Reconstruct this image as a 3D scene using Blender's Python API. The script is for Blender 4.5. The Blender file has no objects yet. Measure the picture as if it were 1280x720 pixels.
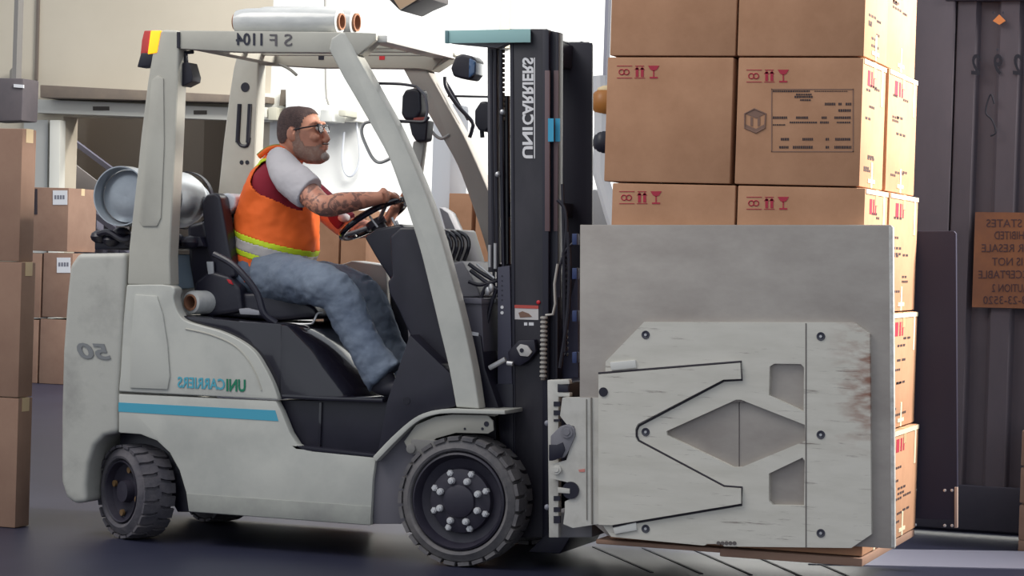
import bpy, bmesh, math, random
from mathutils import Vector, Matrix
from mathutils.geometry import tessellate_polygon
random.seed(7)
SC = bpy.context.scene
COL = SC.collection
R = math.radians
# ------------------------------------------------------------------ camera
FPX = 3000.0
YAW, PITCH, ROLL = R(19.3), R(-0.84), 0.031
fwd = Vector((-math.sin(YAW)*math.cos(PITCH), math.cos(YAW)*math.cos(PITCH), math.sin(PITCH)))
right0 = Vector((math.cos(YAW), math.sin(YAW), 0))
up0 = right0.cross(fwd)
RT = right0*math.cos(ROLL) + up0*math.sin(ROLL)
UP = up0*math.cos(ROLL) - right0*math.sin(ROLL)
DIST = 9.8
def ray(px, py):
    return fwd*FPX + RT*(px-640) - UP*(py-360)
CAM = -ray(575, 708)*(DIST/FPX)
def at(px, py, Y=0.0):
    d = ray(px, py); t = (Y-CAM.y)/d.y
    return CAM + d*t
def atx(px, py, X):
    d = ray(px, py); t = (X-CAM.x)/d.x
    return CAM + d*t
def atz(px, py, Z=0.0):
    d = ray(px, py); t = (Z-CAM.z)/d.z
    return CAM + d*t
cd = bpy.data.cameras.new('camera'); cam = bpy.data.objects.new('camera', cd); COL.objects.link(cam)
cd.sensor_width = 36; cd.lens = FPX/1280*36; cd.clip_end = 200
M3 = Matrix((RT, UP, -fwd)).transposed()
cam.matrix_world = Matrix.Translation(CAM) @ M3.to_4x4()
SC.camera = cam
# ------------------------------------------------------------------ light
w = bpy.data.worlds.new('world'); SC.world = w; w.use_nodes = True
bg = w.node_tree.nodes['Background']
bg.inputs[0].default_value = (0.86, 0.92, 1.0, 1); bg.inputs[1].default_value = 0.80
def area(name, loc, target, sx, sy, power, col):
    l = bpy.data.lights.new(name, 'AREA'); l.shape = 'RECTANGLE'; l.size = sx; l.size_y = sy
    l.energy = power; l.color = col
    o = bpy.data.objects.new(name, l); COL.objects.link(o); o.location = loc
    o.rotation_euler = (Vector(target)-Vector(loc)).to_track_quat('-Z', 'Y').to_euler()
    return o
area('doorway_daylight', (5.2, 2.1, 4.6), (1.5, 0.45, 2.35), 1.3, 1.3, 215, (1, .95, .87)).data.spread = R(70)
area('back_wall_fill', (-1.0, 8.0, 6.8), (-1.0, 13.2, 2.6), 6.0, 3.0, 1500, (1, .985, .95))  # added area light that brightens the back wall, no modelled opening
area('recess_fill', (-9.0, 13.8, 3.4), (-9.0, 15.2, 1.6), 3.0, .4, 150, (1, .96, .9))  # added fill light, only there to brighten the recess interior
area('skylight_front', (-3.5, -3.0, 6.5), (0, 0.4, 1.2), 4.0, 3.0, 260, (1, .95, .88))
SC.view_settings.view_transform = 'Standard'; SC.view_settings.look = 'None'
SC.view_settings.gamma = 1; SC.view_settings.exposure = 0.0; SC.view_settings.use_curve_mapping = False
# ------------------------------------------------------------------ materials
def lin(c):
    c /= 255.0
    return c/12.92 if c <= .04045 else ((c+.055)/1.055)**2.4
def L3(rgb): return tuple(lin(c) for c in rgb)+(1,)
MATS = {}
def mat(name, rgb, rough=.5, metal=0, rgb2=None, scale=8, stretch=(1,1,1), bump=0, bscale=60, emit=0, trans=0, coat=0, lo=.35, hi=.7, detail=6):
    if name in MATS: return MATS[name]
    m = bpy.data.materials.new(name); m.use_nodes = True
    nt = m.node_tree; b = nt.nodes['Principled BSDF']
    b.inputs['Base Color'].default_value = L3(rgb); b.inputs['Roughness'].default_value = rough
    b.inputs['Metallic'].default_value = metal
    b.inputs['Coat Weight'].default_value = coat
    if trans: b.inputs['Transmission Weight'].default_value = trans
    if emit:
        b.inputs['Emission Color'].default_value = L3(rgb); b.inputs['Emission Strength'].default_value = emit
    if rgb2 or bump:
        tc = nt.nodes.new('ShaderNodeTexCoord'); mp = nt.nodes.new('ShaderNodeMapping')
        nt.links.new(tc.outputs['Object'], mp.inputs[0]); mp.inputs['Scale'].default_value = stretch
    if rgb2:
        n = nt.nodes.new('ShaderNodeTexNoise'); n.inputs['Scale'].default_value = scale; n.inputs['Detail'].default_value = detail
        n.inputs['Roughness'].default_value = .65
        nt.links.new(mp.outputs[0], n.inputs['Vector'])
        cr = nt.nodes.new('ShaderNodeValToRGB'); cr.color_ramp.elements[0].position = lo; cr.color_ramp.elements[1].position = hi
        cr.color_ramp.elements[0].color = L3(rgb); cr.color_ramp.elements[1].color = L3(rgb2)
        nt.links.new(n.outputs['Fac'], cr.inputs[0]); nt.links.new(cr.outputs[0], b.inputs['Base Color'])
    if bump:
        n2 = nt.nodes.new('ShaderNodeTexNoise'); n2.inputs['Scale'].default_value = bscale; n2.inputs['Detail'].default_value = 4
        nt.links.new(mp.outputs[0], n2.inputs['Vector'])
        bp = nt.nodes.new('ShaderNodeBump'); bp.inputs['Strength'].default_value = bump; bp.inputs['Distance'].default_value = .01
        nt.links.new(n2.outputs['Fac'], bp.inputs['Height']); nt.links.new(bp.outputs[0], b.inputs['Normal'])
    MATS[name] = m
    return m
PAINT = mat('grey_paint', (186,186,179), .42, rgb2=(166,167,162), scale=3.5, bump=.04, bscale=30, lo=.45, hi=.8)
PAINT2 = mat('warm_grey_paint', (180,178,168), .45, rgb2=(166,163,154), scale=4, lo=.4, hi=.8)
CAST = mat('cast_grey_paint', (176,175,168), .5, rgb2=(140,138,134), scale=4, bump=.12, bscale=25, lo=.5, hi=.8)
DARKP = mat('dark_grey_paint', (128,124,120), .5)
BLK = mat('black_plastic', (25,24,37), .42, rgb2=(32,30,44), scale=12)
BLKG = mat('black_gloss_plastic', (28,26,36), .13, coat=.5)
BLKS = mat('black_steel', (40,38,46), .38, rgb2=(58,55,62), scale=5, stretch=(1,1,.3), lo=.45, hi=.75)
BLKM = mat('mast_black', (26,24,40), .4)
RUB = mat('tyre_rubber', (86,84,88), .8, rgb2=(114,110,110), scale=9, bump=.3, bscale=40, lo=.35, hi=.7)
RUB2 = mat('tyre_rubber_dusty', (72,70,78), .85, rgb2=(94,90,94), scale=12, bump=.4, bscale=40)
RIMM = mat('rim_paint', (36,34,48), .5, rgb2=(50,46,58), scale=8)
STEEL = mat('zinc_steel', (190,190,192), .35, metal=.6)
PADM = mat('pad_steel', (172,165,158), .4, metal=.2, rgb2=(146,138,132), scale=3.0, stretch=(.7,1,1.3), bump=.05, bscale=30, lo=.35, hi=.72)
PADE = mat('pad_edge_lit', (205,204,200), .5, rgb2=(165,162,158), scale=25)
def worn_paint():
    m = mat('worn_clamp_paint', (206,202,192), .5, rgb2=(192,188,177), scale=7, stretch=(.5,1,2.5), lo=.4, hi=.75)
    nt = m.node_tree; b = nt.nodes['Principled BSDF']; src = b.inputs['Base Color'].links[0].from_socket
    tc = nt.nodes.new('ShaderNodeTexCoord'); mp = nt.nodes.new('ShaderNodeMapping'); mp.inputs['Scale'].default_value = (2.2, 1, 26)
    nt.links.new(tc.outputs['Object'], mp.inputs[0])
    n = nt.nodes.new('ShaderNodeTexNoise'); n.inputs['Scale'].default_value = 2.4; n.inputs['Detail'].default_value = 8; n.inputs['Roughness'].default_value = .7
    nt.links.new(mp.outputs[0], n.inputs['Vector'])
    cr = nt.nodes.new('ShaderNodeValToRGB'); cr.color_ramp.elements[0].position = .60; cr.color_ramp.elements[1].position = .72
    nt.links.new(n.outputs['Fac'], cr.inputs[0])
    mx = nt.nodes.new('ShaderNodeMix'); mx.data_type = 'RGBA'; mx.inputs[7].default_value = L3((118,106,100))
    nt.links.new(cr.outputs[0], mx.inputs[0]); nt.links.new(src, mx.inputs[6])
    # rust scuffed into the plate's outer edge
    ge = nt.nodes.new('ShaderNodeNewGeometry'); sx = nt.nodes.new('ShaderNodeSeparateXYZ'); nt.links.new(ge.outputs['Position'], sx.inputs[0])
    mr = nt.nodes.new('ShaderNodeMapRange'); mr.inputs[1].default_value = at(1030,500,-.22).x; mr.inputs[2].default_value = at(1088,500,-.22).x; nt.links.new(sx.outputs[0], mr.inputs[0])
    mz = nt.nodes.new('ShaderNodeMapRange'); mz.inputs[1].default_value = at(1060,580,-.22).z; mz.inputs[2].default_value = at(1060,500,-.22).z; nt.links.new(sx.outputs[2], mz.inputs[0])
    m2 = nt.nodes.new('ShaderNodeMapping'); m2.inputs['Scale'].default_value = (5, 1, 15); m2.inputs['Rotation'].default_value = (0, .25, 0); nt.links.new(tc.outputs['Object'], m2.inputs[0])
    n3 = nt.nodes.new('ShaderNodeTexNoise'); n3.inputs['Scale'].default_value = 2.2; n3.inputs['Detail'].default_value = 7; nt.links.new(m2.outputs[0], n3.inputs['Vector'])
    c3 = nt.nodes.new('ShaderNodeValToRGB'); c3.color_ramp.elements[0].position = .44; c3.color_ramp.elements[1].position = .66; nt.links.new(n3.outputs['Fac'], c3.inputs[0])
    last = c3.outputs[0]
    for q in (mr.outputs[0], mz.outputs[0]):
        mu = nt.nodes.new('ShaderNodeMath'); mu.operation = 'MULTIPLY'; nt.links.new(last, mu.inputs[0]); nt.links.new(q, mu.inputs[1]); last = mu.outputs[0]
    mx2 = nt.nodes.new('ShaderNodeMix'); mx2.data_type = 'RGBA'; mx2.inputs[7].default_value = L3((136,92,74))
    nt.links.new(last, mx2.inputs[0]); nt.links.new(mx.outputs[2], mx2.inputs[6]); nt.links.new(mx2.outputs[2], b.inputs['Base Color'])
    return m
WORN = worn_paint()
CARD = mat('cardboard', (186,140,108), .85, rgb2=(170,125,94), scale=5, bump=.03, bscale=80)
CARDS = mat('cardboard_side', (196,160,124), .8, rgb2=(186,148,112), scale=6)
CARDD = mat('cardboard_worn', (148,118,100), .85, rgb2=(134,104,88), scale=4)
TAPE = mat('packing_tape', (205,180,140), .3)
REDP = mat('red_print', (170,40,62), .7)
BLKP = mat('black_print', (62,48,50), .7)
GRYP = mat('grey_print', (128,98,84), .7)
WHITE = mat('white_print', (225,225,228), .6)
NAVYP = mat('navy_print', (40,42,58), .6)
TEAL = mat('teal_print', (80,165,185), .5)
GREEN = mat('green_print', (20,120,88), .5)
STRIPE = mat('blue_stripe', (72,160,186), .45)
RED = mat('red_plastic', (200,40,50), .4)
GLASS = mat('lamp_glass', (60,90,130), .1, coat=1)
SEAT = mat('seat_vinyl', (34,33,46), .35, bump=.05)
WRAP = mat('stretch_wrap', (205,206,204), .25, rgb2=(182,184,184), scale=14, stretch=(.4,1,1), bump=.15, bscale=25, coat=.4)
CORE = mat('cardboard_core', (150,105,80), .8)
TANK = mat('tank_aluminium', (176,182,188), .28, metal=.55, rgb2=(150,156,164), scale=4, bump=.04)
SKIN = mat('skin', (190,138,112), .55, rgb2=(172,118,95), scale=10)
TEALP = mat('pale_teal_plastic', (150,190,190), .35)
WALLW = mat('white_wall', (232,232,228), .8)
WALLB = mat('beige_wall', (200,190,172), .8, rgb2=(190,180,162), scale=.5)
CONT = mat('container_paint', (90,82,90), .7, rgb2=(72,66,74), scale=1.6, stretch=(1,1,.4))
CONTD = mat('container_dark', (58,56,68), .7, rgb2=(48,46,60), scale=3)
# ------------------------------------------------------------------ objects
ORG = {}
def tagp(o, label=None, cat=None, group=None, kind=None):
    if label: o['label'] = label
    if cat: o['category'] = cat
    if group: o['group'] = group
    if kind: o['kind'] = kind
    return o
def thing(name, label, cat, loc, group=None):
    o = bpy.data.objects.new(name, None); COL.objects.link(o); o.location = loc; o.empty_display_size = .1
    ORG[o] = Vector(loc); return tagp(o, label, cat, group)
class MB:
    def __init__(s): s.v = []; s.f = []; s.m = []
    def add(s, vs, fs, mi=0):
        n = len(s.v); s.v += [Vector(v) for v in vs]
        for f in fs: s.f.append([i+n for i in f]); s.m.append(mi)
        return s
    def box(s, lo, hi, mi=0):
        x0,y0,z0 = lo; x1,y1,z1 = hi
        return s.add([(x0,y0,z0),(x1,y0,z0),(x1,y1,z0),(x0,y1,z0),(x0,y0,z1),(x1,y0,z1),(x1,y1,z1),(x0,y1,z1)],
              [(0,3,2,1),(4,5,6,7),(0,1,5,4),(1,2,6,5),(2,3,7,6),(3,0,4,7)], mi)
    def prism(s, pts, Y0, th, mi=0):      # pixel outline on the plane Y0, extruded away by th
        near = [at(x, y, Y0) for x, y in pts]
        return s.prismw([(p.x, p.z) for p in near], Y0, th, mi)
    def prismw(s, xz, Y0, th, mi=0):
        n = len(xz)
        a = sum(xz[i][0]*xz[(i+1)%n][1]-xz[(i+1)%n][0]*xz[i][1] for i in range(n))
        if a < 0: xz = xz[::-1]
        vs = [(x, Y0, z) for x, z in xz] + [(x, Y0+th, z) for x, z in xz]
        fs = [list(range(n)), list(range(2*n-1, n-1, -1))]
        for i in range(n):
            j = (i+1) % n; fs.append((i, i+n, j+n, j))
        return s.add(vs, fs, mi)
    def tube(s, pts, r, n=8, cap=True, closed=False, mi=0):
        pts = [Vector(p) for p in pts]; rs = r if isinstance(r, (list, tuple)) else [r]*len(pts)
        N = len(pts); base = len(s.v); prev = None
        for i, p in enumerate(pts):
            if closed: t = (pts[(i+1) % N]-pts[i-1]).normalized()
            else: t = (pts[min(i+1, N-1)]-pts[max(i-1, 0)]).normalized()
            if prev is None:
                h = Vector((0,1,0)) if abs(t.y) < .9 else Vector((0,0,1))
                a = t.cross(h).normalized()
            else: a = (prev-t*prev.dot(t)).normalized()
            prev = a; b = t.cross(a)
            for k in range(n):
                an = 2*math.pi*k/n; s.v.append(p+(a*math.cos(an)+b*math.sin(an))*rs[i])
        rng = N if closed else N-1
        for i in range(rng):
            for k in range(n):
                a0 = base+i*n+k; a1 = base+i*n+(k+1) % n; i2 = (i+1) % N
                s.f.append([a0, a1, base+i2*n+(k+1) % n, base+i2*n+k]); s.m.append(mi)
        if cap and not closed:
            s.f.append([base+k for k in range(n)][::-1]); s.m.append(mi)
            s.f.append([base+(N-1)*n+k for k in range(n)]); s.m.append(mi)
        return s
    def lathe(s, prof, c, axis, n=32, mi=0):   # prof: (r, h) along axis
        axis = Vector(axis).normalized(); h = Vector((0,0,1)) if abs(axis.z) < .9 else Vector((1,0,0))
        a = axis.cross(h).normalized(); b = axis.cross(a); c = Vector(c); base = len(s.v); P = len(prof)
        for r, z in prof:
            for k in range(n):
                an = 2*math.pi*k/n; s.v.append(c+axis*z+(a*math.cos(an)+b*math.sin(an))*max(r, 1e-4))
        for i in range(P-1):
            for k in range(n):
                s.f.append([base+i*n+k, base+i*n+(k+1) % n, base+(i+1)*n+(k+1) % n, base+(i+1)*n+k]); s.m.append(mi)
        return s
    def cyl(s, c, axis, r, h, n=20, mi=0):
        return s.lathe([(0,0),(r,0),(r,h),(0,h)], c, axis, n, mi)
    def ball(s, c, rx, ry, rz, n=16, mi=0, rot=None):
        base = len(s.v); c = Vector(c)
        for i in range(n//2+1):
            th = math.pi*i/(n//2)
            for k in range(n):
                ph = 2*math.pi*k/n
                v = Vector((rx*math.sin(th)*math.cos(ph), ry*math.sin(th)*math.sin(ph), rz*math.cos(th)))
                if rot: v = rot @ v
                s.v.append(c+v)
        for i in range(n//2):
            for k in range(n):
                s.f.append([base+i*n+k, base+(i+1)*n+k, base+(i+1)*n+(k+1) % n, base+i*n+(k+1) % n]); s.m.append(mi)
        return s
    def xform(s, Mx):
        s.v = [Mx @ v for v in s.v]; return s
    def build(s, name, mats, parent=None, bevel=0, seg=2, smooth=True, angle=35, origin=None, local=False):
        org = ORG.get(parent, Vector((0,0,0)))
        if local: org = Vector((0,0,0))
        bm = bmesh.new(); vs = [bm.verts.new(v-org) for v in s.v]
        for f, mi in zip(s.f, s.m):
            try: fc = bm.faces.new([vs[i] for i in f]); fc.material_index = mi
            except ValueError: pass
        bmesh.ops.remove_doubles(bm, verts=bm.verts, dist=2e-5)
        bmesh.ops.recalc_face_normals(bm, faces=bm.faces)
        if bevel:
            ed = [e for e in bm.edges if len(e.link_faces) == 2 and e.calc_face_angle(0) > R(30)]
            bmesh.ops.bevel(bm, geom=ed, offset=bevel, segments=seg, affect='EDGES', profile=.6, clamp_overlap=True)
        for e in bm.edges:
            if len(e.link_faces) == 2 and e.calc_face_angle(0) > R(angle): e.smooth = False
        for fc in bm.faces: fc.smooth = smooth
        me = bpy.data.meshes.new(name); bm.to_mesh(me); bm.free()
        for m in (mats if isinstance(mats, (list, tuple)) else [mats]): me.materials.append(m)
        o = bpy.data.objects.new(name, me); COL.objects.link(o)
        if parent is not None: o.parent = parent; ORG[o] = ORG[parent]
        else: ORG[o] = Vector((0,0,0))
        return o
def dupm(o, loc_delta, parent):       # copy of a part, moved, sharing its mesh
    c = o.copy(); COL.objects.link(c); c.parent = parent; c.location = o.location + Vector(loc_delta); return c
def sm(pts, n=4):
    return [(p.x, p.y) for p in spline([(x, y, 0) for x, y in pts], n)]
def spline(pts, n=6):
    pts = [Vector(p) for p in pts]; out = []
    for i in range(len(pts)-1):
        p0 = pts[max(i-1, 0)]; p1 = pts[i]; p2 = pts[i+1]; p3 = pts[min(i+2, len(pts)-1)]
        for k in range(n):
            t = k/n
            out.append(.5*((2*p1)+(p2-p0)*t+(2*p0-5*p1+4*p2-p3)*t*t+(3*p1-p0-3*p2+p3)*t**3))
    out.append(pts[-1]); return out
def plate(outlines, Y0, th, name, mats, parent, bev=0):   # outline with holes, pixel outlines on plane Y0
    cu = bpy.data.curves.new('c', 'CURVE'); cu.dimensions = '2D'; cu.fill_mode = 'BOTH'
    for ol in outlines:
        w3 = [at(x, y, Y0) for x, y in ol]
        sp = cu.splines.new('POLY'); sp.points.add(len(w3)-1)
        for p, q in zip(sp.points, w3): p.co = (q.x, q.z, 0, 1)
        sp.use_cyclic_u = True
    cu.extrude = th/2
    ob = bpy.data.objects.new('c', cu); COL.objects.link(ob)
    me = bpy.data.meshes.new_from_object(ob.evaluated_get(bpy.context.evaluated_depsgraph_get()))
    mb = MB(); mb.add([(v.co.x, Y0+th/2-v.co.z, v.co.y) for v in me.vertices], [list(p.vertices) for p in me.polygons])
    bpy.data.objects.remove(ob); bpy.data.meshes.remove(me)
    return mb.build(name, mats, parent, angle=30)
def text(s, LB, RB, LT, Y, mats, parent, name='lettering', th=.0015, bold=0, shear=0, sp=1.0):
    # LB, RB, LT: pixels of the text's own left-bottom, right-bottom and left-top corner
    cu = bpy.data.curves.new('t', 'FONT'); cu.body = s; cu.offset = bold; cu.space_character = sp; cu.shear = shear; cu.resolution_u = 3
    ob = bpy.data.objects.new('t', cu); COL.objects.link(ob)
    me = bpy.data.meshes.new_from_object(ob.evaluated_get(bpy.context.evaluated_depsgraph_get()))
    xs = [v.co.x for v in me.vertices]; ys = [v.co.y for v in me.vertices]
    x0, x1, y0, y1 = min(xs), max(xs), min(ys), max(ys)
    A = at(*LB, Y); B = at(*RB, Y)-A; C = at(*LT, Y)-A
    mb = MB(); n = len(me.vertices)
    base = [A + B*((v.co.x-x0)/(x1-x0)) + C*((v.co.y-y0)/(y1-y0)) for v in me.vertices]
    mb.add([p+Vector((0,-th,0)) for p in base], [list(p.vertices) for p in me.polygons])
    mb.add([p+Vector((0,.0005,0)) for p in base], [list(p.vertices) for p in me.polygons])
    bpy.data.objects.remove(ob); bpy.data.meshes.remove(me)
    return mb.build(name, mats, parent, smooth=False)
def rectp(mb, x0, y0, x1, y1, Y, th=.0015, dy=0, mi=0):
    return mb.prism([(x0,y0),(x1,y0+dy),(x1,y1+dy),(x0,y1)], Y-th, th, mi)
# ================================================================== setting
def structure(o): o['kind'] = 'structure'; return o
fl = mat('floor_concrete', (46,48,66), .42, rgb2=(35,36,54), scale=.9, bump=.04, bscale=8, lo=.3, hi=.7)
g = MB(); g.box((-26,-14,-.2),(12,30,0)); fl.node_tree.nodes['Principled BSDF'].inputs['Specular IOR Level'].default_value = .3
structure(g.build('floor', fl))
# expansion joints and the grating strip near the load
YB = 13.0
def XB(px, py=200, Y=YB): return at(px, py, Y).x
def ZB(px, py, Y=YB): return at(px, py, Y).z
dx0, dx1 = XB(75,300), XB(327,200)
dz = ZB(180,147)
mb = MB()
mb.box((-26,YB,0),(dx0,YB+.3,9)); mb.box((dx1,YB,0),(XB(336),YB+.3,9)); mb.box((dx0,YB,dz),(dx1,YB+.3,9))
structure(mb.build('wall_back', WALLB))
mb = MB(); mb.box((XB(336),YB,0),(12,YB+.3,9)); structure(mb.build('wall_right', WALLW))
# opening: recess seen through the dock door
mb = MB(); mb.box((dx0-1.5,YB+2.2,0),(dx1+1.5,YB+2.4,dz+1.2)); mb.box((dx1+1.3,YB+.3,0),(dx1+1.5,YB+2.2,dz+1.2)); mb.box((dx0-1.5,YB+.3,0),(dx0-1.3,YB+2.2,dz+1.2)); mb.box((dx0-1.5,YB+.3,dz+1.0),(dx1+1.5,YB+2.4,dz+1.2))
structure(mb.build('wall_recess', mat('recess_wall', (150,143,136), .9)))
FR = mat('frame_white', (222,220,210), .7)
mb = MB(); mb.prism([(62,150),(75,150),(71,490),(58,490)], YB-.12, .12); mb.prism([(45,124),(335,136),(335,152),(45,141)], YB-.14, .14)
structure(mb.build('trim_1', FR, bevel=.01))
mb = MB(); mb.prism([(50,106),(335,121),(335,129),(50,122)], YB-.35, .35)
structure(mb.build('trim_2', mat('brown_beam', (120,108,98), .8, rgb2=(140,126,110), scale=2), bevel=.01))
mb = MB(); mb.prism([(30,150),(60,150),(56,490),(22,490)], YB-.06, .06); structure(mb.build('trim_3', mat('jamb_grey', (176,176,172), .7)))
for k, (x0, x1) in enumerate(((116,136),(242,258))):
    m_ = MB(); rectp(m_, x0, 133+k*5, x1, 138+k*5, YB-.14, .01); structure(m_.build('trim_%d' % (4+k), mat('small_notice', (90,84,78), .8)))
# wall seams and vertical strips
mb = MB(); mb.prism([(58,-500),(61,-500),(46,100),(43,100)], YB-.03, .03); structure(mb.build('trim_6', mat('seam_dark', (110,100,92), .8)))
mb = MB(); mb.prism([(640,-500),(653,-500),(636,60),(624,60)], YB-.05, .05); structure(mb.build('trim_7', mat('beige_strip', (205,195,170), .8)))
mb = MB(); mb.prism([(772,-500),(777,-500),(757,110),(753,110)], YB-.25, .1); tagp(mb.build('drain_pipe', mat('pipe_dark', (70,70,80), .6)), 'dark vertical drain pipe on the white wall between mast and cartons', 'pipe')
mb = MB(); mb.prism([(700,-500),(702,-500),(685,60),(683,60)], YB-.03, .03); structure(mb.build('trim_8', mat('joint_grey', (200,200,198), .8)))
# stairs behind the opening
st = thing('stair_flight', 'dark steel stair flight with slanting rails inside the dock opening behind the gas tank', 'stairs', (at(120,300,YB+1.4).x, YB+1.4, 0))
DST = mat('stair_dark', (58,58,72), .7)
for a, b, t in (((76,166),(150,221),7), ((76,238),(160,300),8)):
    m_ = MB(); m_.prism([(a[0],a[1]-t/2),(b[0],b[1]-t/2),(b[0],b[1]+t/2),(a[0],a[1]+t/2)], YB+1.0, .06); m_.build('rail', DST, st)
m_ = MB(); m_.prism([(60,245),(165,320),(165,460),(60,460)], YB+1.3, .8); m_.build('stringer', mat('stair_side', (78,78,92), .8), st)
m_ = MB(); m_.prism([(60,185),(76,192),(160,256),(160,300),(60,236)], YB+1.2, .03); m_.build('side_panel', mat('stair_panel', (100,97,98), .8), st)
for k in range(6):
    m_ = MB(); p = at(76+15*k, 240+11*k, YB+1.1); m_.box((p.x-.02,YB+1.02,max(p.z-1.0,0)),(p.x+.02,YB+1.06,p.z+.1)); m_.build('post', DST, st)
# grey box high on the left
t = thing('wall_heater', 'dark grey metal box mounted high on the wall at the left edge', 'box', tuple(at(20,152,11)))
m_ = MB(); m_.prism([(-12,97),(29,98),(27,151),(-14,152)], 11, .3); m_.build('housing', mat('heater_grey', (100,92,94), .7, rgb2=(86,80,84), scale=3), t, bevel=.02)
m_ = MB(); m_.prism([(17,105),(29,106),(29,110),(17,109)], 10.985, .02); m_.build('label', WHITE, t)
m_ = MB(); m_.prism([(15,98),(20,98),(38,-500),(33,-500)], 11.1, .1); m_.tube([at(18,110,11.3), at(18,90,12.9)], .05); m_.build('bracket', DARKP, t)
# ledge with boxes behind the driver's head
t = thing('wall_ledge', 'white ledge with small control boxes on the bright wall behind the driver', 'ledge', tuple(at(390,150,YB-.2)))
m_ = MB(); m_.prism([(318,116),(448,121),(448,152),(318,149)], YB-.2, .2); m_.build('backing', mat('ledge_cream', (236,234,222), .8), t, bevel=.01)
for i, (x0,y0,x1,y1,c) in enumerate(((357,111,391,150,(236,236,234)),(335,134,346,150,(190,186,168)),(400,137,416,152,(206,206,200)),(423,137,432,145,(190,188,172)),(327,134,333,147,(215,212,200)))):
    m_ = MB(); m_.prism([(x0,y0),(x1,y0),(x1,y1),(x0,y1)], YB-.5, .3); m_.build('control_box', mat('cbox%d' % i, c, .7), t, bevel=.01)
m_ = MB(); m_.prism([(351,112),(357,112),(357,132),(349,132)], YB-.3, .1); m_.build('conduit', mat('conduit', (110,100,88), .7), t)
m_ = MB(); m_.tube([at(404,-500,YB-.6), at(407,100,YB-.6), at(408,122,YB-.6), at(411,131,YB-.6)], .012); tagp(m_.build('dangling_wire', mat('cord_grey', (150,148,142), .7)), 'thin grey line hanging down the wall right of the driver\'s head', 'wire')
m_ = MB(); m_.tube(spline([at(445,150,YB-.1), at(450,195,YB-.1), at(443,217,YB-.1), at(433,218,YB-.1), at(428,200,YB-.1), at(430,165,YB-.1)]), .012); tagp(m_.build('looped_cable', mat('cable_pale', (205,208,214), .7)), 'pale cable looped on the white wall ahead of the driver', 'cable')
m_ = MB(); m_.tube([at(349,80,.80), at(358,84,.80), at(364,88,.80), at(371,94,.80)], .007); tagp(m_.build('hanging_strap', mat('cord_grey', (150,148,142), .7)), 'short grey strap end hanging from the far guard beam above the driver', 'strap')
# ceiling fixture
t = thing('ceiling_lamp', 'dark lamp fixture at the top edge above the wrap rolls', 'lamp', tuple(at(508,0,9)))
m_ = MB(); m_.prism([(478,-30),(534,-30),(534,-2),(515,6),(500,14),(484,-2)], 9, .5); m_.build('housing', mat('fixture_dark', (74,68,66), .6), t, bevel=.02)
m_ = MB(); m_.prism([(490,-4),(524,-2),(500,12)], 8.98, .03); m_.build('lens', mat('fixture_lens', (120,100,80), .3), t); m_ = MB(); m_.tube([at(505,-10,9.2), at(520,-520,9.2)], .03); m_.build('stem', DARKP, t); pass
# white pillar
m_ = MB(); a = at(536,290,4.2); b = at(561,290,4.2); m_.box((a.x,4.2,0),(b.x,4.5,at(545,128,4.2).z))
tagp(m_.build('pillar', mat('pillar_white', (212,214,218), .6), bevel=.03), 'pale square pillar standing behind the steering column', 'pillar')
# container on the right
YC = 2.35
ct = thing('shipping_container', 'grey corrugated shipping container side with orange placard', 'container', (at(1240,640,YC).x, YC, 0))
xl = at(1090,300,YC).x; z0 = at(1240,608,YC).z; z1 = 3.2; x = at(1176,200,YC).x
m_ = MB(); m_.box((xl,YC-.03,z0),(x+.05,YC+.1,z1)); m_.build('corner_post', CONT, ct, bevel=.01)
m_ = MB(); m_.box((x,YC-.04,at(1240,2,YC).z),(x+3.2,YC+.1,z1+.05)); m_.build('top_rail', CONTD, ct, bevel=.01)
per = at(1256,200,YC).x-at(1202,200,YC).x; ii = 0
while ii < 14:
    a = x+.04+ii*per
    pr = [(a,YC+.03),(a+per*.10,YC-.012),(a+per*.52,YC-.012),(a+per*.62,YC+.03),(a+per,YC+.03)]
    m_ = MB()
    for (xa,ya),(xb,yb) in zip(pr[:-1], pr[1:]):
        m_.add([(xa,ya,z0),(xb,yb,z0),(xb,yb,z1),(xa,ya,z1),(xa,ya+.05,z0),(xb,yb+.05,z0),(xb,yb+.05,z1),(xa,ya+.05,z1)],
               [(0,1,2,3),(7,6,5,4),(0,4,5,1),(3,2,6,7)])
    m_.build('corrugated_panel', CONT, ct, smooth=False); ii += 1
m_ = MB(); m_.box((xl,YC-.02,at(1240,664,YC).z),(x+3.2,YC+.1,z0)); m_.build('bottom_rail', CONTD, ct, bevel=.008)
m_ = MB(); m_.box((xl+.1,YC+.2,0),(x+3.2,YC+.6,at(1240,664,YC).z)); m_.build('chassis', mat('chassis_dark', (38,37,54), .8), ct)
yy = YC-.045
m_ = MB(); m_.prism([(1219,265),(1300,266),(1297,386),(1215,384)], yy+.015, .012); pl = m_.build('placard', mat('placard_orange', (134,86,56), .7, rgb2=(112,72,54), scale=5), ct)
lines = [('NT STATES', 1233, 1300, 274), ('PROHIBITED', 1243, 1300, 289), ('FOR RESALE', 1227, 1296, 305), ('IT IS NOT', 1240, 1292, 322), ('ACCEPTABLE', 1223, 1295, 338), ('CAUTION 2', 1240, 1292, 355), ('253-23-3520', 1229, 1296, 370)]
for s, xa, xb, ya in lines:
    text(s, (xb,ya+10), (xa,ya+10), (xb,ya), yy+.014, mat('placard_print', (72,48,52), .7), pl)
for s, xa, xb in (('2',1214,1225),('9',1242,1253),('2',1266,1277),('2',1292,1303)):
    text(s, (xb,94), (xa,93), (xb,68), yy+.02, mat('container_numeral', (26,26,40), .7), ct, bold=.02)
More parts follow.
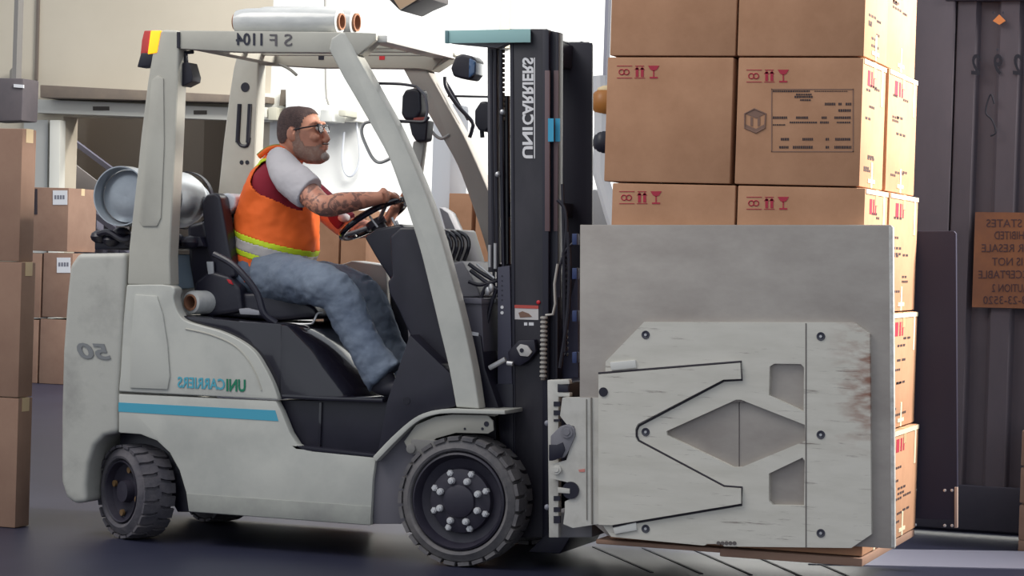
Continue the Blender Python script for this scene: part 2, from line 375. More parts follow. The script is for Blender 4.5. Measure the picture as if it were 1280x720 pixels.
m_ = MB(); m_.prism([(1241,26),(1249,18),(1257,26),(1249,31)], yy, .01); m_.build('reflector', mat('reflector_orange', (215,130,70), .4), ct)
for (xa,ya) in ((1242,16),(1254,16),(1247,62)):
    m_ = MB(); m_.cyl(at(xa,ya,yy+.01), (0,-1,0), .006, .006, 8); m_.build('rivet', CONTD, ct)
m_ = MB(); m_.tube(spline([at(1243,130,yy), at(1238,118,yy), at(1232,140,yy), at(1240,150,yy), at(1245,165,yy), at(1238,170,yy)]), .004); m_.build('scribble', mat('container_numeral', (26,26,40), .7), ct)
# floor strips: ramp edge and grating lines
m_ = MB(); A = [atz(1010,706), atz(1290,712), atz(1290,690), atz(1080,687)]
m_.add([(p.x,p.y,0.0) for p in A]+[(p.x,p.y,.004) for p in A], [(3,2,1,0),(4,5,6,7),(0,1,5,4),(1,2,6,5),(2,3,7,6),(3,0,4,7)]); tagp(m_.build('floor_plate', mat('floor_plate', (120,120,136), .6)), 'flat grey steel plate on the floor right of the load', 'plate')
for k in range(5):
    a = atz(742+62*k, 684+1.5*k); b = atz(815+62*k, 716+1.5*k)
    d = (b-a).normalized(); n = Vector((-d.y,d.x,0))*.007
    m_ = MB(); m_.add([a-n, b-n, b+n, a+n, *(p+Vector((0,0,.003)) for p in (a-n, b-n, b+n, a+n))], [(3,2,1,0),(4,5,6,7),(0,1,5,4),(1,2,6,5),(2,3,7,6),(3,0,4,7)])
    structure(m_.build('trim_%d' % (9+k), mat('floor_joint', (38,39,54), .7)))
m_ = MB(); A = [atz(690,697), atz(770,676), atz(1060,697), atz(1060,720), atz(760,712)]
# ================================================================== cartons
def carton(lo, hi, label, group=None, front=None, right_marks=True, m=CARD, ms=CARDS, cap=0.0, name='carton', flaps=True):
    x0,y0,zz0 = lo; x1,y1,zz1 = hi
    t = thing(name, label, 'box', ((x0+x1)/2, (y0+y1)/2, zz0), group)
    mb = MB(); mb.box(lo, hi); b = mb.build('body', [m], t, bevel=.006, seg=2)
    ym = (y0+y1)/2
    tp = MB(); tp.box((x0+.003, ym-.03, zz1-.0005), (x1+.0012, ym+.03, zz1+.0012)); tp.box((x1, ym-.03, zz1-.06), (x1+.0015, ym+.03, zz1+.001)); tp.build('tape', TAPE, t)
    if front: front(t)
    if right_marks:
        r = MB(); r2 = MB(); H = zz1-zz0; D = y1-y0
        for k in range(9):
            z = zz0+H*random.uniform(.1,.8); yb = y0+D*random.choice((.15,.3,.5)); l = D*random.uniform(.15,.35)
            n = random.randint(2,4)
            for q in range(n):
                r.box((x1-.0005, yb+q*l/n, z), (x1+.0012, yb+(q+.7)*l/n, z+.009))
        r2.box((x1-.0005, y0+D*.2, zz0+H*.80), (x1+.0012, y0+D*.3, zz0+H*.92)); r2.box((x1-.0005, y0+D*.35, zz0+H*.80), (x1+.0012, y0+D*.40, zz0+H*.92)); r2.box((x1-.0005, y0+D*.44, zz0+H*.80), (x1+.0012, y0+D*.48, zz0+H*.92))
        r.build('side_print', BLKP, t)['kind'] = 'stuff'; r2.build('side_symbols', REDP, t)['kind'] = 'stuff'
        pz = MB(); yq = y1-.10
        pz.box((x1-.0005, yq, zz1-.16), (x1+.002, yq+.035, zz1-.002)); pz.box((x1-.0005, y0+.01, zz1-.02), (x1+.003, y1-.004, zz1-.002)); pz.box((x1-.0005, ym-.02, zz0+.002), (x1+.002, ym+.01, zz0+.10)); pz.box((x1-.0005, ym-.08, zz0+.02), (x1+.0025, ym+.06, zz0+.035))
        pz.build('paper_tape', mat('pale_tape', (232,220,190), .4), t)['kind'] = 'stuff'
    return t
YF, YM, YE = -.17, .30, .95
def icons(x, y, dy=0.0):      # three small red handling marks, top-left pixel x, y
    def fn(t):
        m_ = MB()
        def rr(a,b,c,d): rectp(m_, x+a, y+b, x+c, y+d, YF)
        # framed pair of loops
        for cx in (7,13):
            pts = [at(x+cx+3.3*math.cos(q/12*2*math.pi), y+11+3.3*math.sin(q/12*2*math.pi), YF-.0008) for q in range(12)]
            m_.tube(pts, .0022, 4, closed=True)
        rr(1,3,20,3.8); rr(1,18,20,18.8)
        # two uprights
        rr(24,3,35,3.8); rr(24.5,6,28,17); rr(31,6,34.5,17); rr(23,18,36,18.8)
        m_.prism([(x+23,y+8),(x+26.2,y+4),(x+29.2,y+8)], YF-.0015, .0015); m_.prism([(x+29.6,y+8),(x+32.8,y+4),(x+35.8,y+8)], YF-.0015, .0015)
        # goblet
        m_.prism([(x+40,y+3),(x+54,y+3),(x+51,y+8),(x+47,y+10),(x+43,y+8)], YF-.0015, .0015); rr(46.3,9,47.7,17); rr(42,17,52,19)
        m_.build('handling_symbols', REDP, t)['kind'] = 'stuff'
    return fn
def big_label(t):
    icons(932,84)(t)
    m_ = MB(); b0 = (964,111,1067,190)
    for (a,b,c,d) in ((964,111,1067,112.2),(964,188.8,1067,190),(964,111,965.2,190),(1065.8,111,1067,190)): rectp(m_, a,b,c,d,YF)
    m_.build('label_frame', GRYP, t)
    m_ = MB()
    rows = [(114,966,1012,2),(114,1018,1060,1),(118,995,1015,2),(121,993,1016,2.6),(125,1000,1014,2),(130,1031,1044,3.2),(130,1048,1053,3.2),(130,1057,1064,3.2),(138,1048,1064,3.2),
            (147,966,985,3),(147,995,1010,3),(147,1027,1034,3),(147,1043,1064,3),(153,987,1021,2),(153,1025,1037,2.6),(153,1046,1064,2),(156,966,982,1.6),
            (174,976,986,3.2),(174,1003,1016,3.2),(174,1032,1036,3.2),(174,1044,1064,3.2),(184,974,987,3),(184,991,1016,3.4),(184,1032,1036,3),(184,1043,1064,3.4)]
    for y,a,b,h in rows:
        xx = a
        while xx < b-1:
            w_ = random.uniform(1.2,2.4); rectp(m_, xx, y-h/2, min(xx+w_,b), y+h/2, YF); xx += w_+.7
    m_.build('label_text', BLKP, t)['kind'] = 'stuff'
    m_ = MB()
    hexa = [(943,136),(957,142),(956,160),(945,166),(931,160),(931,142)]
    m_.tube([at(x_,y_,YF-.001) for x_,y_ in hexa], .0035, 6, closed=True)
    m_.prism([(943,136),(957,142),(945,148),(931,142)], YF-.0016, .0016); m_.prism([(931,155),(945,161),(956,155),(956,160),(945,166),(931,160)], YF-.0016, .0016)
    m_.prism([(938,146),(941,147),(941,158),(938,157)], YF-.0016, .0016); m_.prism([(947,147),(950,146),(950,157),(947,158)], YF-.0016, .0016)
    m_.build('cube_emblem', GRYP, t)
ye = [691, 545, 390, 232.5, 71, -92]     # layer edges at the right column (px, at x = 1000)
zl = [at(1000, y, YF).z for y in ye]
def XF(px, y): return at(px, y, YF).x
rowsd = [(0, 745, 900, 902, 1072, 'bottom layer, below the clamp pad'), (1, 763, 919, 922, 1078, 'second layer from the bottom'), (2, 763, 919, 922, 1078, 'third layer from the bottom'),
         (3, 764.5, 918.5, 921.5, 1081, 'fourth layer'), (3, 0,0,0,0,''), (4, 762, 920, 923, 1107, 'top layer')]
layers = [(zl[0], zl[1], 690, 762, 918, 921, 1078), (zl[1], zl[2], 480, 763, 919, 921, 1079), (zl[2], zl[3], 260, 764.5, 918.5, 921.5, 1081),
          (zl[3], zl[4], 150, 757, 914.5, 920.5, 1077), (zl[4], zl[5], 35, 763, 920, 922.5, 1081)]
words = ['lowest', 'second', 'third', 'fourth', 'topmost']
for i, (a, b, ym, xa, xb, xc, xd) in enumerate(layers):
    f1 = f2 = None
    if i == 2: f1, f2 = icons(773,236), icons(932,243)
    if i == 3: f1, f2 = icons(770,79), big_label
    if i == 4: f1, f2 = icons(775,-80), icons(935,-76)
    pos = ['lowest in the clamped stack, just below the pad', 'second up in the clamped stack behind the pad', 'just above the top edge of the clamp pad', 'in the second row above the clamp pad', 'at the top edge of the photo'][i]
    g_ = .003
    da = at(1000, ye[i], YF).z-at(840, ye[i]-4.5, YF).z
    carton((XF(xa,ym), YF, a+g_-da*0), (XF(xb,ym), YM-.004, b-g_), 'brown carton in the front left column, ' + pos, 'front cartons of the clamped stack', f1, right_marks=False)
    carton((XF(xc,ym), YF, a+g_), (XF(xd,ym), YM-.004, b-g_), ('carton with printed label and cube emblem, ' if i == 3 else 'brown carton in the front right column, ') + pos, 'front cartons of the clamped stack', f2)
    off = [.008,.006,.008,.012,-.002][i]
    carton((XF(xa,ym)+off, YM, a+g_), (XF(xb,ym)+off, YE, b-g_), 'carton hidden behind the front left column, ' + words[i] + ' layer of the clamped stack', 'rear cartons of the clamped stack', None, right_marks=False)
    carton((XF(xc,ym)+off, YM, a+g_), (XF(xd,ym)+off, YE, b-g_), 'rear carton with printed right side, ' + words[i] + ' clamped layer', 'rear cartons of the clamped stack', None)
# slip sheets under the load
m_ = MB(); a = at(752,683,YF-.03); b = at(899,690,YF-.03)
zz = zl[0]-.002
for (xa,xb,lab,th) in ((746,900,'thin brown cardboard sheet under the left half of the load',.018),(901,1078,'thick brown cardboard tray under the right half of the load',.032)):
    m_ = MB(); m_.box((XF(xa,690),YF-.02,zz-th),(XF(xb,690)+.005,YE,zz)); tagp(m_.build('slip_sheet', CARDD, bevel=.006), lab, 'cardboard', 'sheets under the load')
# left foreground stack
p = at(12,660,0); d = ray(10,660); FP = atz(10,660)
yl = FP.y
edges = [(27,160),(26,327),(22,497),(12,660)]
for k in range(3):
    zt = at(15, edges[k][1], yl).z; zb = at(10, edges[k+1][1], yl).z if k < 2 else 0
    xr = at(edges[k][0]-1, (edges[k][1]+edges[k+1][1])/2, yl).x
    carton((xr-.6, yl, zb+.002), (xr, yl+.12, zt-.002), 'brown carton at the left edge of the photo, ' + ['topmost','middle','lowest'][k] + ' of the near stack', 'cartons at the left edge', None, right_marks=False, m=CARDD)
# far left stack
FP = atz(60,480); yl = FP.y
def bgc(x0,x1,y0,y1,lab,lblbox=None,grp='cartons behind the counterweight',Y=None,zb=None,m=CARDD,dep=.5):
    Y = Y or yl
    a = at(x0,(y0+y1)/2,Y); b = at(x1,(y0+y1)/2,Y); zt = at((x0+x1)/2,y0,Y).z; z_ = at((x0+x1)/2,y1,Y).z if zb is None else zb
    def fr(t):
        if lblbox:
            mm = MB(); rectp(mm, *lblbox, Y, .003); mm.build('paper_label', WHITE, t)
            mm = MB(); x_,y_,X_,Y_ = lblbox
            for q in range(4): rectp(mm, x_+2+q*3.4, y_+6, x_+4.4+q*3.4, y_+11, Y-.003, .001)
            mm.build('label_print', mat('label_grey', (120,120,130), .7), t)
    t = carton((a.x, Y, z_+.002), (b.x, Y+dep, zt-.002), lab, grp, fr, right_marks=False, m=m)
    return t
t = bgc(20,85,234,314,'small brown carton with a white label, on top of the far left stack',(66,238,84,256))
m_ = MB(); rectp(m_, 42,236,46.5,268,yl,.004); m_.build('slot', mat('slot_dark', (50,42,48), .8), t)
bgc(20,51,316,397,'brown carton in the middle row of the far left stack, left one')
bgc(53.5,90,316,397,'brown carton with a white label in the middle row of the far left stack',(71,322,88,341))
bgc(18,47,399,480,'brown carton in the bottom row of the far left stack, left one',zb=0)
bgc(49.5,88,399,480,'brown carton in the bottom row of the far left stack, right one',zb=0)
# stacks seen through the truck
yl2 = 6.0
for (x0,x1,yt,nm) in ((396,424,262,'left'),(426.5,458,262,'right')):
    zt = at(x0,yt,yl2).z; a = at(x0,290,yl2).x; b = at(x1,290,yl2).x; n = 3
    for k in range(n):
        carton((a,yl2,zt*k/n+.002),(b,yl2+.5,zt*(k+1)/n-.002),'carton below the steering wheel, %s column, %s' % (nm, ['lowest','middle','topmost'][k]),'cartons seen under the steering wheel',None,right_marks=False)
yl2 = 4.0
for (x0,x1,yt,nm) in ((560,589,241,'left'),(594,610,246,'right')):
    zt = at(x0,yt,yl2).z; a = at(x0,290,yl2).x; b = at(x1,290,yl2).x; n = 3
    for k in range(n):
        carton((a,yl2,zt*k/n+.002),(b+(.3 if nm=='right' else 0),yl2+.5,zt*(k+1)/n-.002),'brown carton seen between guard leg and mast, %s column, %s' % (nm, ['lowest','middle','topmost'][k]),'cartons seen behind the mast',None,right_marks=False)
# carton corner at right edge
for k in range(3):
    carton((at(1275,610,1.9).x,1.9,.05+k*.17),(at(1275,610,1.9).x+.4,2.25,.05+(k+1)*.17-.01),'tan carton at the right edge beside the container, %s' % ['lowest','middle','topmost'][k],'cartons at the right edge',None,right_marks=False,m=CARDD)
m_ = MB(); xq = at(1275,610,1.9).x; m_.box((xq,1.9,0),(xq+.4,2.25,.05)); tagp(m_.build('pallet_board', CARDD, bevel=.005), 'low board under the tan cartons at the right edge', 'board')
# far equipment glimpsed between mast and cartons
t = thing('parked_lift_truck', 'partly hidden lift truck behind the gap between mast and cartons', 'vehicle', (at(755,300,4.0).x,4.0,0))
def pb(x,y,Y=4.0): return at(x,y,Y)
m_ = MB(); m_.tube([pb(750,95), pb(752,150), pb(750,215), pb(763,262), pb(775,300)], .045, 10); m_.build('frame_tube', mat('truck_white', (210,210,212), .5), t)
m_ = MB(); m_.ball(pb(754,127), .07,.07,.09); m_.build('amber_lamp', mat('amber_dark', (170,110,50), .4), t)
m_ = MB(); m_.ball(pb(754,113), .05,.05,.035); m_.build('lamp_cap', mat('cream_cap', (230,205,160), .5), t)
m_ = MB(); m_.ball(pb(753,178), .055,.06,.085); m_.build('headlamp', BLK, t)
m_ = MB(); m_.prism([(752,228),(757,232),(770,262),(770,285),(764,270)], 4.0, .1); m_.build('yellow_guard', mat('yellow_paint', (225,170,50), .5), t, bevel=.01)
m_ = MB(); m_.prism([(740,235),(752,240),(768,290),(768,330),(735,330)], 4.3, .6); m_.build('hood', mat('truck_grey', (150,150,152), .6), t, bevel=.02)
a = pb(735,330); m_ = MB(); m_.box((a.x,4.2,.25),(a.x+.45,5.0,a.z)); m_.build('chassis', DARKP, t, bevel=.02)
for yy_ in (4.2,4.85):
    m_ = MB(); m_.cyl((a.x+.2,yy_,.27),(0,1,0),.27,.16,24); m_.build('wheel', RUB, t, bevel=.02)
# ================================================================== forklift
FL = thing('forklift', 'light grey forklift with blue stripe and black mast, clamping a stack of cartons', 'forklift', (at(370,690,0).x, .47, 0))
W = .95
def P(name, pts, Y0, th, m, parent=None, bevel=.006, seg=2):
    return MB().prism(pts, Y0, th).build(name, m, parent or FL, bevel=bevel, seg=seg)
# counterweight
cwp = [(97,317),(157,316),(157,340),(153,420),(148,490),(147,541),(130,545),(118,557),(110,580),(107,605),(108,628),(93,630),(82,622),(76,602),(76,520),(78,440),(83,370),(87,332)]
mb = MB(); mb.prism(cwp, 0, W+.02)
cw = mb.build('counterweight', CAST, FL, bevel=.055, seg=5)
text('50', (139,450), (97,448), (138,430), -.001, mat('cast_lettering', (122,124,126), .6), cw, bold=.03, shear=.2, th=.003)
m_ = MB(); m_.tube([at(83,440,-.0), at(150,443,-.0)], .002, 4)
# chassis side (lower frame)
lf = [(148,492),(345,501),(352,515),(362,540),(372,556),(390,564),(470,572),(466,600),(463,657),(236,640),(232,615),(224,588),(212,566),(196,551),(175,543),(148,541)]
lower = P('chassis_side', lf, 0, .05, PAINT, bevel=.008)
P('chassis_side', [(x, y) for x, y in lf], W-.03, .05, PAINT, bevel=.008)
P('belly', [(236,560),(460,575),(460,650),(236,634)], .05, W-.08, BLKM)
P('blue_stripe', [(148,503),(344,513),(348,526.5),(148,514.5)], -.0015, .002, STRIPE, lower, bevel=0)
P('trim_fold', [(233,617),(464,633),(463,656),(236,639)], -.003, .004, mat('scuffed_paint', (164,165,158), .55, rgb2=(140,140,136), scale=6), lower, bevel=.001)
# upper side cover
uc = [(158,356),(214,357),(217,374),(221,388),(230,400),(250,407),(275,414),(300,426),(318,440),(331,460),(341,480),(348,500),(148,489.5),(150,470),(154,400)]
uc = sm(uc[:-3],4)+uc[-3:]
up_ = P('side_cover', uc, -.004, .07, PAINT, bevel=.012, seg=3)
P('side_cover', uc, W-.05, .07, PAINT, bevel=.012, seg=3)
P('raised_panel', [(168,368),(196,370),(203,392),(209,430),(212,470),(209,487),(162,485),(163,430)], -.012, .01, PAINT, up_, bevel=.005)
# curved crease near hood edge
m_ = MB(); m_.tube(spline([at(x,y,-.004) for x,y in ((232,411),(262,418),(290,430),(308,447),(320,468),(327,488))], 4), .004, 6); m_.build('crease', PAINT2, up_)
text('UNI', (307,490), (283,489), (307,474.5), -.0052, GREEN, up_, bold=.03)
text('CARRIERS', (281,487.5), (222,484.5), (281,473.5), -.0052, TEAL, up_, bold=.02)
# hood / seat deck
P('hood', [(222,394),(262,398),(300,402),(337,404),(352,405.5),(352,500),(345,484),(335,462),(320,440),(300,424),(275,412),(250,405),(232,399)], .03, W-.06, BLKG, bevel=.006, seg=3)
prof_h = sm([(398,407),(408,410),(424,423),(440,440),(462,468),(476,490),(478,501)], 3)
rows_h = []
for i_, (u_, v_) in enumerate(prof_h):
    pf_ = at(u_, v_, .34); xf_ = pf_.x; zz_ = at(352+(u_-352)*.5, v_, .03).z; x0_ = at(351, 440, .03).x; xc_ = max(xf_-.22, x0_+.01)
    inset = .010 if i_ == 0 else .003 if i_ == 1 else 0
    rg = [Vector((x0_, .03+inset, zz_)), Vector((xc_, .03+inset, zz_))]
    for k in range(1, 13):
        a_ = k/12*math.pi/2; rg.append(Vector((xc_+(xf_-xc_)*math.sin(a_)**.9, .03+inset+.31*(1-math.cos(a_)**.9), zz_)))
    rg += [Vector((xf_, W-.06, zz_)), Vector((x0_, W-.06, zz_))]
    rows_h.append(rg)
mb = MB(); n_ = len(rows_h[0]); mb.add([p for r in rows_h for p in r], [(i*n_+k, i*n_+(k+1)%n_, (i+1)*n_+(k+1)%n_, (i+1)*n_+k) for i in range(len(rows_h)-1) for k in range(n_)]+[list(range(n_)), list(range((len(rows_h)-1)*n_, len(rows_h)*n_))])
mb.build('hood_front', BLKG, FL, angle=50)
P('hood_rim', [(352,498),(408,501),(478,503),(478,498),(410,496),(352,493)], .012, .3, BLKG, bevel=.004)
# step pocket
P('step_pocket', [(346,500),(492,502),(500,505),(472,571),(390,565),(370,557),(360,540)], .055, .2, BLK, bevel=.004)
P('step_divider', [(399,503),(402,503),(400,564),(397,564)], .045, .02, BLKG, bevel=.002)
P('step_plate', [(362,556),(472,568),(472,572),(370,562)], .0, .25, BLK, bevel=.003)
# floor of the cab
P('footplate', [(400,545),(520,540),(560,505),(560,520),(520,570),(400,570)], .1, W-.2, BLK)
P('dark_footwell_backing', [(404,394),(472,394),(478,345),(505,345),(520,545),(404,545)], W-.16, .04, BLK)  # dark backing sheet added so the footwell reads black
# cowl and dashboard
P('cowl', [(487,296),(500,284),(520,284),(531,320),(545,372),(556,430),(566,470),(570,508),(540,515),(505,538),(470,569),(484,528),(498,480),(507,440),(512,418),(498,388),(486,366),(484,352),(490,345)], .12, .72, BLK, bevel=.012, seg=3)
P('kick_panel', [(484,500),(512,418),(566,470),(570,508),(540,515),(505,538),(471,570)], .02, .12, BLK, bevel=.006)
P('front_cowl', [(566,402),(601,420),(606,460),(624,511),(600,513),(590,470)], .12, .7, BLK, bevel=.008)
m_ = MB(); m_.cyl(at(508,501,.018), (0,1,0), .016, .004, 20); m_.build('plug', BLKG, FL)
P('front_cowl_top', [(560,330),(577,326),(598,362),(600,371),(572,372)], .25, .5, mat('grey_plastic', (128,126,132), .45), bevel=.01, seg=3)
P('front_cowl_side', [(566,378),(602,378),(605,440),(588,440)], .13, .65, mat('dark_grey_plastic', (84,82,92), .5), bevel=.006)
P('front_cowl_band', [(568,372),(602,373),(602,380),(568,379)], .12, .67, mat('grey_plastic2', (104,102,112), .45), bevel=.003)
P('small_sign', [(586,414),(598,416),(598,420),(586,419)], .118, .004, WHITE, bevel=0)
# front fender
fo = sm([(466,571),(490,546),(517,523),(540,513.5),(565,511)])+[(631,513)]
fi = [(631,518)]+sm([(565,516.5),(543,518.5),(520,528),(494,552),(470,577)])
P('fender', fo+fi, -.03, .28, PAINT, bevel=.003)
P('fender', fo+fi, W-.24, .27, PAINT, bevel=.003)
P('fender_web', [(505,552),(520,531),(544,521),(566,518),(609,519),(616,526),(617,538),(610,542),(570,541),(545,548),(528,563),(512,566)], -.012, .012, mat('web_grey', (150,148,140), .5), bevel=.002)
for hx, hy, hr in ((608,530,.011),(603,536,.006),(581,536,.005)): MB().cyl(at(hx,hy,-.0135), (0,1,0), hr, .002, 16).build('hole', BLKM, FL)
m_ = MB(); m_.cyl(at(513,561,-.03), (0,1,0), .02, .04, 16); m_.box(tuple(at(513,568,-.02)), tuple(at(560,551,.0)+Vector((0,.03,0)))); m_.build('fender_bracket', mat('web_grey2', (120,118,116), .6), FL, bevel=.004)
P('fender_liner', [(468,580),(494,555),(515,535),(540,640),(500,655),(466,655)], .02, .06, mat('liner_grey', (100,98,106), .7), bevel=.004)
P('fender_liner', [(468,580),(494,555),(520,530),(560,520),(620,520),(620,560),(600,640),(466,650)], .24, .1, BLKM, bevel=.004)
# wheels
def wheel(name, c, R_, wd, rim, ang, mt, bolts, parent=FL, lugn=26, flip=False):
    Mx = Matrix.Translation(c) @ Matrix.Rotation(ang, 4, 'Z')
    if flip: Mx = Mx @ Matrix.Rotation(math.pi, 4, 'Z')
    rr = R_*.945
    prof = [(rim,.012),(rim+.006,.0),(rim+.3*(rr-rim),-.004),(rr-.03,0),(rr-.008,.012),(rr,.03),(rr,wd-.03),(rr-.008,wd-.012),(rr-.03,wd),(rim,wd-.01)]
    mb = MB(); mb.lathe(prof, (0,0,0), (0,1,0), 72)
    for side in (0,1):
        for k in range(lugn):
            a0 = 2*math.pi*(k+.5*side)/lugn; da = 2*math.pi/lugn*.40
            ya, yb, yc = (.004, wd*.30, wd*.53) if side == 0 else (wd-.004, wd*.70, wd*.47)
            sh = da*.45
            def q(a,y,r): return Vector((r*math.cos(a), y, r*math.sin(a)))
            ri = R_*.93
            vs = []
            for (y, s, ro) in ((ya, 0, R_*.985), (yb, 0, R_), (yc, sh, R_)):
                for (aa, r) in ((a0-da+s, ri), (a0+da+s, ri), (a0+da*.93+s, ro), (a0-da*.93+s, ro)): vs.append(q(aa, y, r))
            mb.add(vs, [(0,1,2,3),(11,10,9,8)]+[(i+4*j,(i+1)%4+4*j,(i+1)%4+4*j+4,i+4*j+4) for j in (0,1) for i in range(4)])
    # shoulder lugs on the side wall
    mb.xform(Mx); ty = mb.build(name, mt, parent, angle=25)
    m_ = MB()
    if bolts == 'drive':
        m_.lathe([(rim,.02),(rim-.004,.004),(rim-.012,.0),(rim-.018,.012),(rim-.03,.045),(.135,.055),(.13,.03),(.105,.022),(.07,.02),(.066,.008),(.045,.0),(.0,.0)], (0,0,0), (0,1,0), 56)
    else:
        m_.lathe([(rim,.02),(rim-.006,.0),(rim-.012,.004),(rim-.02,.035),(.085,.05),(.05,.045),(.045,.01),(.0,.008)], (0,0,0), (0,1,0), 48)
    m_.lathe([(rim,wd-.02),(rim-.02,wd-.04),(0,wd-.045)], (0,0,0), (0,1,0), 48)
    m_.xform(Mx); m_.build('rim', RIMM, ty)
    if bolts == 'drive':
        for rad, n, of, br, y0 in ((.120,8,R(22.5),.0150,.030),(.088,8,R(22.5),.0145,.012)):
            for k in range(n):
                a = of+2*math.pi*k/n
                b = MB(); b.lathe([(0,-.012),(br*.8,-.012),(br,-.006),(br,.01)], (rad*math.cos(a), y0, rad*math.sin(a)), (0,1,0), 6 if rad > .1 else 10)
                b.lathe([(0,-.018),(br*.45,-.018),(br*.45,-.01)], (rad*math.cos(a), y0, rad*math.sin(a)), (0,1,0), 8)
                b.xform(Mx); b.build('wheel_bolt', mat('bolt_pale', (205,205,208), .4, metal=.3), ty)
    else:
        for k in range(4):
            a = R(75)+math.pi*k/2
            b = MB(); b.cyl((.098*math.cos(a), .036, .098*math.sin(a)), (0,-1,0), .014, .012, 12); b.xform(Mx); b.build('wheel_bolt', mat('bolt_rust', (110,84,52), .6), ty)
    return ty
c1 = at(572,626,-.035); RW = .268; c1.z = RW
wheel('front_wheel', c1, RW, .18, .203, 0, RUB, 'drive')
wheel('front_wheel', Vector((c1.x, W+.035, RW)), RW, .18, .203, 0, RUB, 'drive', flip=True)
c2 = at(150,612,.03); RW2 = .205; c2.z = RW2
sa = R(-31)
wheel('steer_wheel', c2, RW2, .16, .138, sa, RUB2, 'steer', lugn=22)
c3 = at(292,640,W-.12); wheel('steer_wheel', Vector((c3.x-.06, W-.01, RW2)), RW2, .17, .138, sa, RUB2, 'steer', lugn=22, flip=True)
m_ = MB(); m_.tube([(c2.x+.06,.15,RW2),(c3.x-.1,W-.15,RW2)], .04, 10); m_.build('steer_axle', BLKM, FL)
m_ = MB(); m_.tube([(c1.x,.1,RW),(c1.x,W-.1,RW)], .07, 12); m_.build('drive_axle', BLKM, FL)
P('wheel_well', [(150,541),(176,543),(196,551),(212,566),(224,588),(232,615),(236,640),(222,640),(200,600),(150,560)], .12, .04, BLKM, bevel=.003)
P('wheel_well', [(110,545),(232,545),(234,600),(110,600)], .4, .1, BLKM, bevel=.003)
# overhead guard ---------------------------------------------------
rl = [(196,42),(204,37),(219,37.5),(223,42),(223,62),(222,110),(219,180),(215,260),(212,320),(213,357),(159,356),(161,310),(167,255),(171,220),(176,170),(184,105),(190,66)]
GY = .0; GF = W-.16
rlm = P('rear_guard_leg', rl, GY, .085, PAINT2, bevel=.012, seg=3)
P('raised_rib', [(189,100),(197,94),(204,98),(205,180),(201,272),(196,283),(178,283),(173,276),(181,190)], GY-.006, .008, PAINT2, rlm, bevel=.004)
sh = GF-GY
far = MB().prismw([(p.x, p.z) for p in (at(x, y, GY) for x, y in rl)], GF, .085).build('rear_guard_leg', PAINT2, FL, bevel=.012, seg=3)
m_ = MB(); m_.cyl(at(306.5,109,GF-.001), (0,-1,0), .022, .001, 20)
m_.build('hole', BLK, far)
for (xa,xb) in ((296,301),(309,314)):
    m_ = MB(); m_.tube([at(xa+3.5,130,GF), at(xa+1,178,GF)], .011, 8); m_.build('slot', BLK, far)
m_ = MB(); m_.tube(spline([at(297,172,GF), at(300,181,GF), at(309,182,GF), at(312,172,GF)],4), .008, 8); m_.build('slot', BLK, far)
for xx_ in (302,309): m_ = MB(); m_.cyl(at(xx_,203,GF-.001), (0,-1,0), .010, .001, 14); m_.build('hole', BLK, far)
# side beams
nb = P('guard_side_beam', [(224,38),(425,40),(470,42),(470,50),(452,69),(436,66),(300,65),(224,61)], GY+.005, .07, PAINT2, bevel=.006)
text('SF', (365,57.5), (337,57.5), (365,42.5), GY+.0035, mat('faded_ink', (96,92,96), .7), nb, sp=1.5)
text('1104', (328,57), (295,56.5), (328,41.5), GY+.0035, NAVYP, nb, bold=.02)
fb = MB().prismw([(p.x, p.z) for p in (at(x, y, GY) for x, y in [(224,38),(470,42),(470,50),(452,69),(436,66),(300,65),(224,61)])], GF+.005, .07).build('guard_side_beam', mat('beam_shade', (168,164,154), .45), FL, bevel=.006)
for xx_, mm in ((400,BLKM),(476,RED)): m_ = MB(); m_.box(tuple(at(xx_,73,GF+.003)-Vector((.008,0,.006))), tuple(at(xx_+4,70,GF+.005)+Vector((.004,0,.006)))); m_.build('marker', mm, fb)
P('joint_gap', [(221,40),(224.5,40),(224.5,60),(221,60)], GY-.001, .06, BLKM, bevel=0)
# roof bars
a = at(230,42,GY); b = at(455,42,GY)
for k in range(4):
    y = GY+.14+k*.17
    m_ = MB(); m_.box((a.x, y, a.z-.035), (b.x, y+.03, a.z)); m_.build('roof_bar', PAINT2, FL, bevel=.004)
m_ = MB(); m_.box((a.x-.02, GY+.05, a.z-.06), (a.x+.06, GF+.03, a.z)); m_.build('roof_cross_beam', PAINT2, FL, bevel=.008)
q0 = at(462,46,GY); q1 = at(475,46,GY)
m_ = MB(); m_.box((q0.x-.03, GY+.03, q0.z-.02), (q1.x+.02, GF+.05, q0.z+.01)); m_.build('roof_cross_beam', mat('bright_paint', (205,205,202), .3), FL, bevel=.006)
# front legs
fl_ = [(411,62),(414,48),(426,40),(437,42)]+sm([(447,70),(460,93),(473,117),(493,153),(507,183),(520,213),(536,253),(552,302),(565,350),(578,400),(591,460),(599,511)],3)+sm([(570,509),(561,460),(549,410),(537,360),(525,312),(512,270),(499,232),(485,195),(466,160),(447,127),(430,98)],3)
fw = [(p.x, p.z) for p in (at(x, y, GY) for x, y in fl_)]
P('front_guard_leg', fl_, GY-.004, .08, PAINT, bevel=.008, seg=3)
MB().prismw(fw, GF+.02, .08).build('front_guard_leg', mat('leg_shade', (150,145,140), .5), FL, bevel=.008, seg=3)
P('gusset', [(430,40),(470,41.5),(470,50),(447,68.5)], GY-.006, .02, PAINT2, bevel=.003)
gs = MB().prismw([(p.x, p.z) for p in (at(x, y, GY) for x, y in [(425,40),(480,42),(484,48),(452,69),(430,66)])], GF+.01, .1).build('gusset', PAINT2, FL, bevel=.004)
